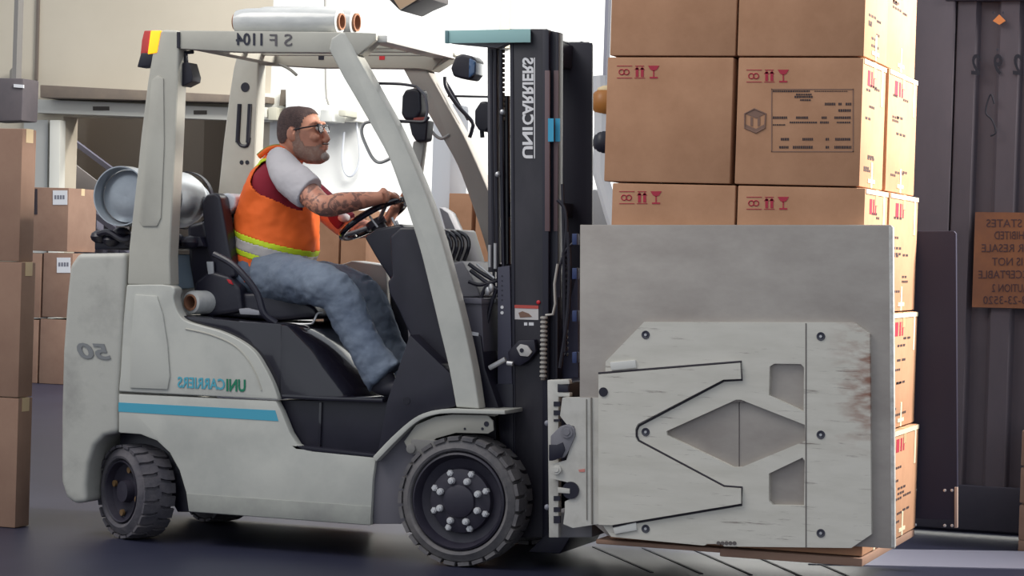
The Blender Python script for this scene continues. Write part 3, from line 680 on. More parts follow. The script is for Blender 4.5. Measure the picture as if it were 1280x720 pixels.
# grab handles
def loop(pts, Y, r, m, name='grab_handle'):
    return MB().tube(spline([at(x, y, Y) for x, y in pts], 5), r, 8).build(name, m, FL)
loop([(470,152),(456,154),(452,166),(459,185),(467,199),(476,203),(490,197)], .05, .007, mat('handle_grey', (150,150,150), .4))
loop([(532,148),(537,160),(545,170),(553,173),(562,168)], GF+.02, .007, mat('handle_grey', (150,150,150), .4))
# mirror / lamp brackets between the front legs
loop([(462,104),(500,105),(520,108)], .1, .006, BLK, 'lamp_bracket'); loop([(464,106),(475,125),(486,148),(492,151),(515,152),(530,152),(536,146)], .12, .007, BLK, 'lamp_bracket')
loop([(463,106),(480,140),(497,163)], .06, .009, BLK, 'lamp_bracket')
loop([(556,96),(558,110),(572,132),(590,152),(590,162),(587,172)], GF-.05, .009, BLK, 'lamp_bracket'); loop([(556,100),(568,120),(585,150)], GF+.05, .006, BLK, 'lamp_bracket')
loop([(560,120),(610,121)], GF+.05, .005, BLK, 'lamp_bracket')
loop([(520,108),(531,120),(534,140),(530,152)], .5, .006, mat('wire_grey', (110,110,118), .5), 'lamp_bracket')
def lamp(cx, cy, Y, rx, rz, lens_side, name='work_lamp'):
    c = at(cx, cy, Y); m_ = MB()
    m_.ball(c, rx, .07, rz, 20); o = m_.build(name, BLK, FL)
    m_ = MB(); m_.lathe([(0,0),(rz*.8,0),(rz*.86,.03),(rz*.7,.05),(0,.06)], c+Vector((lens_side*rx*.42,0,0)), (lens_side,0,0), 24); m_.build('lens', GLASS, o)
    m_ = MB(); m_.tube([c-Vector((0,0,rz*.9)), c-Vector((0,0,rz+.03))], .012); m_.build('stem', BLK, o)
    return o
for pts_, lens_ in (([(569,70),(577,67),(590,70),(595,75),(594,92),(588,100),(575,98),(566,95),(563,85)], True), ([(600,127),(607,126),(612,130),(612,160),(606,165),(598,163),(593,155),(593,138)], False)):
    o_ = P('work_lamp', pts_, .5, .11, BLK, bevel=.018, seg=4)
    if lens_: P('lens', [(586,72),(594,76),(593,92),(585,98)], .49, .12, GLASS, o_, bevel=.008)
    else: m_ = MB(); m_.tube([at(602,160,.55), at(603,172,.55)], .01); m_.build('stem', BLK, o_)
P('work_lamp', [(506,112),(516,110),(525,112),(526,140),(520,150),(505,150),(501,142),(502,120)], .5, .1, BLK, bevel=.02, seg=4)
P('work_lamp_base', [(510,150),(535,150),(532,176),(520,178),(514,168)], .52, .08, BLK, bevel=.012, seg=3)
P('lamp_marker', [(517,147),(532,146),(532,152),(515,152)], .5, .03, mat('dull_red', (150,60,50), .5), bevel=.004)
P('lamp_arm', [(516,176),(530,176),(525,215),(518,245),(508,240)], .55, .05, mat('arm_grey', (168,166,160), .5), bevel=.01)
# beacon and tail lamps on rear leg
t_ = P('tail_lamp', [(180,38),(192,38),(188,67),(175,70),(177,50)], .01, .06, mat('tail_red', (190,40,30), .3, coat=1), bevel=.006)
P('amber_lens', [(188,38),(201,38),(196,66),(184,68)], -.004, .09, mat('amber_lens', (255,170,30), .3, emit=1.3), t_, bevel=.006)
P('lamp_base', [(176,66),(192,66),(188,83),(171,84)], .0, .08, BLK, t_, bevel=.006)
m_ = MB(); m_.tube([at(228,66,.06), at(242,65,.06)], .008); m_.tube([at(232,66,.06), at(233,80,.06)], .01); c = at(233,93,.07)
m_.prism([(229,78),(236,78),(241,96),(240,102),(228,108),(224,106),(225,85)], .04, .08); m_.build('rear_lamp', BLK, FL, bevel=.012, seg=3)
# mast ---------------------------------------------------------------
MY = .19
P('mast_channel', [(637,36),(684,36),(684,672),(641,672)], MY, .012, BLKS, bevel=.003)
P('mast_flange', [(637,36),(641,36),(645,672),(641,672)], MY-.004, .08, BLKM, bevel=.002)
P('mast_flange', [(678,37),(686,37),(685,672),(678,672)], MY-.012, .08, BLKM, bevel=.003)
P('inner_mast_channel', [(686,38),(697.5,40),(696,672),(685,672)], MY+.02, .012, BLKM, bevel=.003)
P('mast_flange', [(694,40),(698.5,40),(696,672),(692,672)], MY+.012, .06, BLKM, bevel=.003)
P('reflection_strip', [(681,88),(687,88),(687,289),(681,289)], MY-.014, .01, mat('reflection_brown', (104,84,88), .4), bevel=.001)  # brownish reflections on the mast rails, painted as strips
P('reflection_strip', [(692,88),(698,88),(697,289),(692,289)], MY+.010, .01, mat('reflection_brown', (104,84,88), .4), bevel=.001)
P('cyan_sticker', [(685,148),(692,148),(692,177),(685,177)], MY-.0155, .002, mat('cyan', (60,160,200), .5), bevel=0)
P('cyan_sticker', [(694,148),(700,148),(700,177),(694,177)], MY+.007, .002, mat('cyan', (60,160,200), .5), bevel=0)
FY = W-MY
for pts, y, th in (([(637,36),(684,36),(684,672),(641,672)], FY, .012), ([(637,36),(645,36),(648,672),(641,672)], FY-.08, .08), ([(680,37),(690,40),(689,672),(681,672)], FY-.08, .08), ([(640,40),(697,40),(697,672),(650,672)], FY-.1, .014)):
    MB().prismw([(p.x, p.z) for p in (at(x_, y_, MY) for x_, y_ in pts)], y, th).build('mast_channel', BLKM, FL, bevel=.003)
mx0 = at(645,60,MY); mx1 = at(684,60,MY); 
for yy_, h in ((44,.10),(250,.06),(480,.12),(640,.1)):
    z = at(660,yy_,MY).z
    xl_ = at(658,yy_,MY).x
    m_ = MB(); m_.box((xl_, MY+.01, z-h), (xl_+.05, FY, z)); m_.build('mast_cross_member', BLKM, FL, bevel=.004)
text('UNI', (653,198), (653,159), (666,198), MY-.001, WHITE, FL, bold=.035)
text('CARRIERS', (653,156), (653,72), (667,156), MY-.001, WHITE, FL, bold=.03)
P('underline', [(667.5,198),(668.7,198),(668.7,72),(667.5,72)], MY-.0012, .002, WHITE, bevel=0)
# top plate
tp = [(557,38),(663,36),(663,53),(557,54)]
P('mast_top_plate', tp, MY-.03, .006, TEALP, bevel=.002)
P('mast_top_guard', [(600,38),(663,38),(663,42),(600,42)], MY-.02, .6, BLKM, bevel=.002)
P('mast_top_bracket', [(562,54),(636,53),(622,60)], MY, .05, mat('bracket_grey', (110,108,112), .5), bevel=.002)
P('mast_top_plate_corner', [(556,38),(560,38),(560,54),(556,54)], MY-.036, .02, mat('teal_shade', (96,130,136), .4), bevel=.001)
# outer strip, hoses, cylinder, chain
P('mast_rear_post', [(609,58),(621,60),(621,340),(610,340)], MY+.06, .05, mat('post_grey', (74,72,80), .45), bevel=.003)
m_ = MB(); m_.tube([at(633,120,MY+.12), at(636,600,MY+.12)], .016, 14); m_.build('lift_cylinder_rod', BLKG, FL)
m_ = MB(); m_.tube([at(632,330,MY+.12), at(636,660,MY+.12)], .032, 16); m_.build('lift_cylinder', BLKM, FL)
CHN = mat('chain_steel', (120,112,104), .45, metal=.5)
for k in range(16):
    y_ = 58+k*6; c = at(628,y_,MY+.06)
    m_ = MB(); m_.box((c.x-.009, c.y-.01, c.z-.008), (c.x+.009, c.y+.01, c.z+.008)); m_.build('chain_link', CHN, FL, bevel=.004)
for k, (x_, r_) in enumerate(((614,.006),(619,.006),(626,.008))):
    m_ = MB(); m_.tube(spline([at(x_,62,MY+.04), at(x_+1,200,MY+.04), at(x_+3,330,MY+.04), at(x_+4,372,MY+.04)],4), r_, 8); m_.build('hose', BLK, FL)
for x_, y0_, y1_ in ((612,306,334),(619,304,336)):
    m_ = MB(); m_.tube([at(x_,y0_,MY+.02), at(x_,y1_,MY+.02)], .0075, 10); m_.build('hose_fitting', STEEL, FL)
for (x_, y_) in ((622,218),(628,140),(618,375)):
    m_ = MB(); m_.ball(at(x_,y_,MY+.03), .012,.012,.012,10); m_.build('fitting', STEEL, FL)
P('mast_side_plate', [(622,334),(637,332),(640,480),(622,480)], MY-.01, .03, mat('side_plate', (66,66,82), .45), bevel=.002)
P('mast_base_plate', [(620,480),(641,480),(642,610),(628,606)], MY-.01, .05, BLKM, bevel=.002)
for (x_, y_) in ((627.5,384),(627.5,391)): MB().cyl(at(x_,y_,MY-.012), (0,1,0), .007, .003, 10).build('bolt', WHITE, FL)
for k in range(6): MB().cyl(at(627.5,345+k*6,MY-.0115), (0,1,0), .003, .002, 8).build('hole', BLKM, FL)
# control hoses loop ahead of the front leg
for k, (x_, Y_) in enumerate(((550,.3),(557,.36),(564,.42),(572,.48))):
    m_ = MB(); m_.tube(spline([at(x_-12,292,Y_), at(x_,290,Y_), at(x_+11,296,Y_), at(x_+14,308,Y_), at(x_+8,326,Y_)],5), .009, 8); m_.build('hose', BLKG, FL)
for pts in ([(586,330),(600,340),(620,352)], [(588,338),(604,350),(622,362)], [(622,350),(608,358),(601,375),(600,400),(604,425)], [(621,360),(614,380),(608,405),(600,430)], [(586,352),(600,356),(616,352)]):
    m_ = MB(); m_.tube(spline([at(x,y,.2) for x,y in pts],5), .0085, 8); m_.build('hose', BLK, FL)
m_ = MB(); m_.tube([at(596,330,.19), at(618,348,.19)], .005, 8); m_.build('hose_fitting', STEEL, FL)
for (x_, y_) in ((610,364),(604,384),(614,360)): m_ = MB(); m_.ball(at(x_,y_,.19), .014,.014,.02,10); m_.build('fitting', STEEL, FL)
P('grey_bonnet', [(548,258),(560,266),(572,292),(560,300)], .7, .1, mat('bonnet_grey', (150,150,156), .5), bevel=.008)
# labels and bracket on mast
P('warning_label', [(641,382),(673,383),(673,400),(641,399)], MY-.002, .002, mat('label_white', (205,200,200), .6), bevel=0)
P('warning_label_band', [(641,381),(673,382),(673,386),(641,385)], MY-.0035, .002, mat('label_red', (190,80,72), .6), bevel=0)
P('label_figure', [(648,391),(653,389),(661,392),(665,396),(650,397)], MY-.0035, .002, GRYP, bevel=0)
for (a_, b_) in ((655,659),(661,667)):
    P('small_label', [(a_,403),(b_,403),(b_,407),(a_,407)], MY-.002, .002, WHITE, bevel=0)
m_ = MB(); m_.ball(at(673,378,MY-.004), .009,.004,.009,12); m_.build('red_knob', RED, FL)
P('tilt_bracket', [(634,440),(648,425),(668,424),(670,440),(662,450),(650,458),(636,455)], MY-.05, .05, BLKM, bevel=.01)
P('tilt_clip', [(645,435),(650,430),(659,432),(665,440),(660,446),(650,445)], MY-.06, .012, mat('clip_grey', (190,188,186), .4), bevel=.004)
m_ = MB(); m_.cyl(at(652,438,MY-.062), (0,1,0), .009, .003, 14); m_.build('hole', BLKM, FL)
m_ = MB(); m_.tube([at(612,460,MY-.06), at(632,449,MY-.06)], .011, 10); m_.tube([at(634,454,MY-.06), at(641,455,MY-.06)], .010, 10); m_.build('tilt_cylinder_rod', STEEL, FL)
# silver spring hose + chains in front of mast
m_ = MB(); m_.tube([at(680,395,MY-.03), at(679,475,MY-.03)], .011, 8)
m_.build('spring_hose', mat('hose_core', (110,104,100), .5), FL)
for k in range(14):
    m_ = MB(); c = at(680-.07*k, 397+k*5.6, MY-.03); m_.lathe([(.010,-.006),(.0155,-.004),(.0155,.003),(.010,.005)], c, (0,0,1), 12); m_.build('spring_coil', mat('coil_grey', (176,172,166), .4), FL)
m_ = MB(); m_.tube([at(682,394,MY-.03), at(691,393,MY-.03), at(694,380,MY-.03), at(693,355,MY-.03), at(697,330,MY-.03)], .0055, 8); m_.build('steel_pipe', mat('coil_grey', (176,172,166), .4), FL)
for pts, r_ in (([(697,250),(706,262),(708,290),(704,320)],.008), ([(722,300),(708,312),(700,335),(699,372)],.006), ([(710,290),(712,340),(709,400),(700,460)],.009), ([(703,230),(705,330),(706,440)],.007)):
    m_ = MB(); m_.tube(spline([at(x,y,MY-.02) for x,y in pts],5), r_, 8); m_.build('hose', BLK, FL)
for k in range(22):
    c = at(707,292+k*7.2,MY+.02); m_ = MB(); m_.box((c.x-.010, c.y-.008, c.z-.008), (c.x+.010, c.y+.008, c.z+.008)); m_.build('chain_link', BLKG, FL, bevel=.003)
P('side_shift_plate', [(700,468),(711,380),(722,340),(723,490),(700,490)], MY+.1, .4, mat('shift_plate', (70,72,96), .5), bevel=.003)
for y_ in (292,335,388,440):
    P('blue_block', [(715,y_),(721,y_),(721,y_+14),(715,y_+14)], MY-.05, .04, mat('blue_block', (44,60,104), .5), bevel=.003)
# carriage
CP = mat('carriage_paint', (196,193,186), .5, rgb2=(170,166,158), scale=9, lo=.45, hi=.8)
CY = -.10
P('carriage_bar', [(684,475),(711,474),(712,480),(698,481),(697,490),(712,491),(712,496),(698,496),(698,672),(686,672)], CY-.06, .04, CP, bevel=.004)
P('carriage_frame', [(686,640),(740,642),(740,672),(686,672)], CY, .9, mat('carriage_under', (130,128,132), .6), bevel=.006)
P('carriage_frame', [(688,500),(735,500),(735,600),(688,600)], CY+.02, .86, BLKM, bevel=.006)
P('carriage_frame', [(684,476),(712,478),(712,498),(686,498)], CY+.05, .8, BLKM, bevel=.006)
P('hanger_hook', [(690,660),(722,656),(700,692),(660,690)], MY-.02, .5, BLKM, bevel=.004)
AY = -.225
root = [(703,497),(748,497),(749,655),(735,657),(716,660),(704,655),(706,640),(706,627),(716,622),(720,612),(717,605),(706,602),(688,598),(686,588),(690,580),(708,575),(714,556),(720,543),(718,533),(708,530),(700,520)]
plate([root], AY+.02, .05, 'clamp_arm_root', CP, FL)
P('lug', [(688,545),(700,533),(710,530),(718,535),(719,545),(710,565),(705,572),(690,575),(694,560),(688,556)], AY+.012, .03, mat('lug_grey', (120,118,124), .5), bevel=.004)
P('lug_gap', [(686,556),(696,556),(703,553),(706,562),(702,572),(690,576),(686,576)], AY+.006, .03, BLKM, bevel=.002)
for (x_, y_, r_, mm) in ((708,540,.024,'lug_grey'),(695,587,.019,'carriage_paint')):
    m_ = MB(); m_.lathe([(0,0),(r_*.55,0),(r_*.6,.004),(r_,.004),(r_,.03)], at(x_,y_,AY+.002), (0,1,0), 24); m_.build('pin', MATS[mm], FL)
m_ = MB(); m_.cyl(at(713,613,AY+.012), (0,1,0), .034, .03, 24); m_.build('slot', BLKM, FL)
for (y0_, y1_) in ((502,508),(513,519),(524,527),(620,626),(634,640),(645,654)):
    P('gap', [(692,y0_),(700,y0_),(700,y1_),(692,y1_)], CY-.063, .01, BLKM, bevel=0)
P('gap', [(697,480),(710,482),(710,490),(697,490)], CY-.062, .01, BLKM, bevel=.001)
P('gap', [(697,609),(712,611),(712,617),(697,616)], AY+.008, .01, CP, bevel=.001)
for (x_, y_) in ((684,529),(684,634)): m_ = MB(); m_.ball(at(x_,y_,CY-.05), .012,.012,.012,10); m_.build('bolt', mat('bolt_grey', (130,130,140), .5), FL)
P('red_mark', [(723,587),(731,586),(731,590),(724,590)], AY+.018, .002, mat('faded_red', (200,130,120), .7), bevel=0)
m_ = MB(); m_.tube([at(739,497,AY+.018), at(740,655,AY+.018)], .004, 6); m_.tube([at(733,499,AY+.018), at(733.5,650,AY+.018)], .002, 6); m_.build('weld_seam', mat('seam_grey', (130,126,120), .6), FL)
# pads
PY = -.20
pad = [(725,281),(1113,281),(1116,284),(1118,686),(1085,684),(760,670),(724,640)]
cp = P('clamp_pad', pad, PY, .028, PADM, bevel=.003)
P('clamp_pad_edge_lit', [(1111,282),(1116,284),(1118.5,684),(1114,684)], PY-.001, .028, PADE, cp, bevel=.002)  # paler colour paints the light falling on the pad's right edge
oct_ = [(805,402.5),(1067,403),(1087,417),(1089,668),(1064,685),(905,683),(902,680),(884,680),(880,682),(764,671),(752,655),(757,452)]
dia = [(833,539),(920,499.6),(926,499.6),(1006,531),(1007,551),(927,584),(917,584),(834,544)]
c1_ = [(962,458),(968,454.5),(1001,455),(1005,459),(1004.5,514),(961,494)]
c2_ = [(961,592),(1003,572),(1006,576),(1005,632),(966,631),(961,626)]
frm = plate([oct_, dia, c1_, c2_], PY-.022, .022, 'pad_frame', WORN, FL)
arm = [(748,468),(925,453.5),(926,473.5),(904,474.5),(797,530),(794,536),(794,546),(797,552),(904,609),(926,610.5),(926,629.5),(764,656.5),(748,656)]
plate([arm], PY-.036, .04, 'clamp_arm', WORN, FL)
# dark gap line around the arm
gap = MB().tube([at(x,y,PY-.0225) for x,y in ((748,466.5),(927,452),(927.5,475),(905,476),(799,532),(796,538),(796,545),(799,551),(905,607.5),(927.5,609),(927.5,631),(766,658))], .0042, 6).build('arm_gap', mat('gap_dark', (48,44,52), .8), FL)
m_ = MB(); m_.tube([at(1007.5,404,PY-.0222), at(1007.5,684,PY-.0222)], .0022, 6); m_.build('weld_seam', mat('weld_dark', (96,90,88), .7), FL)
m_ = MB(); m_.tube([at(924,501,PY), at(924,583,PY)], .0022, 6); m_.build('weld_seam', mat('weld_dark', (96,90,88), .7), FL)
for (x_, y_) in ((754,490),): m_ = MB(); m_.cyl(at(x_,y_,PY-.04), (0,1,0), .018, .006, 20); m_.build('hole', BLKM, FL)
for pts in ([(762,453),(794,450),(795,460),(764,463)], [(766,660),(795,653),(796,663),(768,668)]): P('stop_block', pts, PY-.03, .02, mat('block_pale', (206,205,200), .45), bevel=.003)
for i, (x_, y_) in enumerate(((807,418.5),(1026,420.5),(807,540),(1026,543.5),(807,661),(1026,666.5))):
    b_ = MB(); b_.lathe([(0,.0),(.006,.0),(.008,-.001),(.015,-.003),(.0165,-.001),(.0165,.006)], at(x_,y_,PY-.0225), (0,1,0), 20); bo = b_.build('pad_bolt', mat('bolt_dark', (58,58,70), .4), FL)
    b_ = MB(); b_.cyl(at(x_,y_,PY-.0245), (0,-1,0), .006, .003, 6); b_.build('bolt_socket', STEEL, bo)
m_ = MB()
for k in range(6): m_.cyl(at(905+k*5,405,PY-.02), (0,1,0), .007, .004, 8)
for k in range(5): m_.cyl(at(898+k*5,679,PY-.024), (0,1,0), .008, .004, 8)
for k in range(4): m_.cyl(at(915+k*4,501,PY-.021), (0,1,0), .007, .004, 8)
m_.build('weld_beads', mat('weld_dark', (96,90,88), .7), FL)['kind'] = 'stuff'
# far pad: same outline, other side of load
pf = [(at(x,y,PY).x, at(x,y,PY).z) for x, y in pad[:4]]+[(at(760,670,PY).x, at(760,670,PY).z),(at(724,640,PY).x, at(724,640,PY).z)]
FPY = YE+.012; pf = [(x+.055, z) for x, z in pf]
fp = MB().prismw(pf, FPY, .03).build('clamp_pad', mat('rubber_pad', (34,32,54), .7), FL, bevel=.003)
for (x_, y_) in ((1144,612),(1181,613),(1190,613),(1144,656),(1181,657),(1190,657)):
    m_ = MB(); m_.ball(at(x_,y_,FPY), .007,.004,.007,10); m_.build('pad_bolt', mat('bolt_pale', (205,205,208), .4), fp)
P('lit_edge_strip', [(1193,609),(1196.5,609),(1196.5,660),(1193,660)], FPY-.006, .03, mat('lit_edge_tan', (170,150,140), .5), fp, bevel=.002)  # tan strip paints the light caught by the far pad's edge
m_ = MB(); q = at(748,560,AY); m_.box((q.x-.1, FPY+.03, q.z-.3), (q.x+.6, FPY+.06, q.z+.3)); m_.build('clamp_arm', CP, FL, bevel=.004)
# underseat / rear bits
P('engine_cover', [(212,318),(245,318),(250,360),(212,362)], .3, .5, mat('engine_blue', (132,150,168), .45), bevel=.01)
P('tank_cradle', [(118,300),(175,296),(250,296),(255,308),(118,312)], .2, .55, BLKM, bevel=.006)
for (x_, y_) in ((125,296),(140,300),(152,292),(165,301),(220,300),(238,303)):
    m_ = MB(); m_.ball(at(x_,y_,.2), .04,.05,.03,12); m_.build('hose_fitting', BLK, FL)
m_ = MB(); m_.tube(spline([at(118,296,.18), at(135,290,.15), at(155,300,.15), at(175,290,.2)],4), .014); m_.build('hose', BLK, FL)
# seat
SY = .24
seat = P('seat_cushion', [(262,372),(300,366),(345,366),(375,371),(394,384),(398,397),(350,401),(256,394)], SY, .46, SEAT, bevel=.04, seg=5)
P('seat_side', [(243,352),(262,338),(285,345),(300,360),(303,390),(262,396),(242,392)], SY-.03, .08, SEAT, bevel=.02, seg=4)
P('seat_back', [(233,282),(255,276),(272,330),(282,388),(246,388),(236,330)], SY+.02, .44, SEAT, bevel=.02, seg=4)
P('seat_bolster', [(251,252),(258,243),(269,241),(275,246),(280,275),(287,315),(294,346),(276,352),(265,340),(256,300)], SY-.01, .09, SEAT, bevel=.018, seg=4)
P('seat_bolster', [(251,252),(258,243),(269,241),(275,246),(280,275),(287,315),(294,346),(276,352),(265,340),(256,300)], SY+.4, .09, SEAT, bevel=.018, seg=4)
P('seat_back_pad', [(262,262),(272,262),(290,330),(292,380),(262,380)], SY+.06, .36, SEAT, bevel=.03, seg=4)
P('white_head_cushion', [(268,252),(272,243),(285,241),(295,246),(294,258),(285,266),(276,268)], SY+.08, .3, mat('white_vinyl', (222,228,236), .5), bevel=.012, seg=3)
m_ = MB(); m_.tube(spline([at(268,318,SY-.15), at(290,330,SY-.17), at(308,348,SY-.18), at(322,368,SY-.18), at(330,392,SY-.18), at(345,404,SY-.16)],5), .015, 10); m_.build('hip_restraint', SEAT, FL)
m_ = MB(); m_.tube(spline([at(345,404,SY-.04), at(385,405,SY-.04), at(392,402,SY-.04), at(397,392,SY-.03), at(404,391,SY-.02)],5), .005, 8); m_.build('adjust_bar', STEEL, FL)
P('seat_belt_buckle', [(298,386),(308,385),(324,389),(324,394),(300,393)], SY-.04, .03, mat('buckle', (160,160,168), .4), bevel=.004)
P('belt_release', [(283,349),(288,350),(291,356),(286,354)], SY-.04, .01, RED, bevel=.001)
P('belt_tag', [(258,327),(266,327),(267,342),(260,343)], SY-.03, .01, mat('tag_grey', (170,172,176), .5), bevel=.002)
# steering wheel
SW = .47; A_ = at(430,298,SW); B_ = at(504,249,SW); C_ = (A_+B_)/2; ux = (B_-A_).normalized(); rad = (B_-A_).length/2-.006; uy = Vector((0,1,0)); nn = ux.cross(uy).normalized()
if nn.z < 0: nn = -nn
ux2 = (ux + nn*.0).normalized()
sw = MB().tube([C_+ux2*rad*math.cos(a)+uy*rad*math.sin(a) for a in [2*math.pi*k/40 for k in range(40)]], .0145, 10, closed=True).build('steering_wheel', BLKG, FL)
m_ = MB(); m_.cyl(C_-nn*.04, nn, .045, .03, 20); m_.build('hub', BLK, sw)
for a in (R(200), R(320), R(90)):
    m_ = MB(); m_.tube([C_-nn*.03, C_+(ux2*math.cos(a)+uy*math.sin(a))*rad], .009, 8); m_.build('spoke', mat('spoke_grey', (120,118,122), .4), sw)
m_ = MB(); m_.tube([C_-nn*.02, C_-nn*.35+Vector((.05,0,-.05))], .035, 12); m_.build('steering_column', BLK, FL)
P('dashboard', [(455,296),(470,286),(500,280),(512,290),(508,345),(488,350),(470,322)], .32, .3, BLK, bevel=.012, seg=3)
for (x_, y_) in ((490,277),(495,281)):
    m_ = MB(); m_.tube([at(x_,y_-5,.34), at(x_+5,y_+6,.34)], .006, 8); m_.build('lever', STEEL, FL)
m_ = MB(); m_.tube([at(462,270,.36), at(472,284,.36)], .005, 8); m_.build('lever', STEEL, FL)
# far side floor cover
P('far_side_cover', [(402,338),(440,326),(482,332),(484,352),(486,395),(402,395)], W-.2, .16, mat('far_cover', (160,160,158), .5), bevel=.012)
# ------------------------------------------------------------------ propane tank
ty0, ty1 = .10, .78
ca = at(150,245,ty0); tr = .128
TK = thing('propane_tank', 'silver gas tank lying across the rear of the forklift', 'gas tank', (ca.x, .43, ca.z-tr))
prof = [(0,.05),(tr*.6,.045),(tr*.88,.06),(tr,.10),(tr,ty1-ty0-.12),(tr*.88,ty1-ty0-.06),(tr*.55,ty1-ty0-.03),(0,ty1-ty0-.02)]
MB().lathe(prof, (ca.x,ty0,ca.z), (0,1,0), 40).build('tank_shell', TANK, TK)
MB().lathe([(tr*.93,.07),(tr*.98,.0),(tr*1.02,.0),(tr*1.03,.07)], (ca.x,ty0,ca.z), (0,1,0), 40).build('foot_ring', TANK, TK)
for yy_ in (.30,.62):
    MB().lathe([(tr*1.0,yy_),(tr*1.035,yy_),(tr*1.035,yy_+.03),(tr*1.0,yy_+.03)], (ca.x,ty0,ca.z), (0,1,0), 40).build('strap', BLK, TK)
MB().lathe([(tr*.6,ty1-ty0-.04),(tr*.62,ty1-ty0+.04),(tr*.56,ty1-ty0+.04),(tr*.55,ty1-ty0-.03)], (ca.x,ty0,ca.z), (0,1,0), 32).build('collar', TANK, TK)
# wrap rolls on the roof
def roll(x0, x1, yc0, yc1, Y, r, lab, dirY=False):
    a = at(x0, yc0, Y); b = at(x1, yc1, Y); b = Vector((b.x, b.y, b.z))
    ax = (b-a).normalized(); L = (b-a).length
    t = thing('stretch_wrap_roll', lab, 'wrap roll', tuple((a+b)/2-Vector((0,0,r))), 'stretch wrap rolls')
    rc = r*.62
    MB().lathe([(rc,.01),(r*.85,.012),(r*.92,.03),(r,.06),(r*1.04,L*.4),(r*1.04,L*.75),(r*.99,L-.05),(r*.93,L-.012),(rc,L-.01)], a, ax, 32).build('film', WRAP, t)
    MB().lathe([(rc*.80,0),(rc,0),(rc,L),(rc*.80,L),(rc*.80,0)], a, ax, 28).build('core', CORE, t)
    MB().cyl(a+ax*.08, ax, rc*.8, .02, 20).build('plug', BLK, t)
    return t
roll(294,428,27.5,27,.10,.058,'stretch wrap roll on the guard roof, nearer one with brown core at right')
roll(318,447,26.5,28,.30,.064,'stretch wrap roll on the guard roof, farther one poking out behind')
a = at(238,378,.12)
t = thing('stretch_wrap_roll', 'short wrap roll with brown core lying behind the seat', 'wrap roll', (a.x,.3,a.z-.05), 'stretch wrap roll behind the seat')
MB().lathe([(.035,.0),(.048,.004),(.052,.02),(.052,.13),(.035,.13)], a, (0.25,1,0), 28).build('film', WRAP, t)
MB().lathe([(.028,-.003),(.036,-.003),(.036,.13),(.028,.13),(.028,-.003)], a, (0.25,1,0), 28).build('core', CORE, t)
# ================================================================== driver
DY = .47
PR = thing('person', 'driver in orange vest, jeans and glasses, seated at the forklift wheel', 'person', tuple(at(335,372,DY)))
def loft(mb, secs, n=24, sub=5, mi=0, keep=None, power=1.0):
    # secs: (center Vector, half width across, half depth), spline-interpolated
    pts = spline([s[0] for s in secs], sub)
    ws = spline([(s[1], s[2], 0) for s in secs], sub)
    rings = []; N = len(pts)
    for i, p in enumerate(pts):
        t = (pts[min(i+1,N-1)]-pts[max(i-1,0)]).normalized()
        e1 = Vector((0,1,0)); e1 = (e1-t*e1.dot(t)).normalized(); e2 = t.cross(e1)
        rg = []
        for k in range(n):
            a = 2*math.pi*k/n; c, s = math.cos(a), math.sin(a)
            rg.append(p+e1*(abs(c)**power*math.copysign(1,c))*ws[i].x+e2*(abs(s)**power*math.copysign(1,s))*ws[i].y)
        rings.append(rg)
    vs = [v for r in rings for v in r]; fs = []
    for i in range(N-1):
        for k in range(n):
            f = (i*n+k, i*n+(k+1)%n, (i+1)*n+(k+1)%n, (i+1)*n+k)
            if keep and not keep(sum((vs[q] for q in f), Vector())/4): continue
            fs.append(f)
    if not keep: fs.append(list(range(n))[::-1]); fs.append([(N-1)*n+k for k in range(n)])
    return mb.add(vs, fs, mi)
def finish(mb, name, m, parent, voxel=.006, smooth=3, disp=None):
    o = mb.build(name, m, None)
    rm = o.modifiers.new('r', 'REMESH'); rm.mode = 'VOXEL'; rm.voxel_size = voxel; rm.use_smooth_shade = True
    sm = o.modifiers.new('s', 'SMOOTH'); sm.iterations = smooth; sm.factor = .5
    if disp:
        tx = bpy.data.textures.new('folds', 'CLOUDS'); tx.noise_scale = disp[1]; tx.noise_depth = 2
        d = o.modifiers.new('d', 'DISPLACE'); d.texture = tx; d.strength = disp[0]; d.mid_level = .5
    me = bpy.data.meshes.new_from_object(o.evaluated_get(bpy.context.evaluated_depsgraph_get()))
    org = ORG[parent]
    for v in me.vertices: v.co -= org
    for p in me.polygons: p.use_smooth = True
    me.name = name; nm = o.name; bpy.data.objects.remove(o)
    o = bpy.data.objects.new(name, me); COL.objects.link(o); o.parent = parent; ORG[o] = org
    return o
def px_of(p):    # world point to photo pixel, for splitting hair and clothes along drawn borders
    d = p-CAM; z = d.dot(fwd); return 640+FPX*d.dot(RT)/z, 360-FPX*d.dot(UP)/z
K = 1/292.0
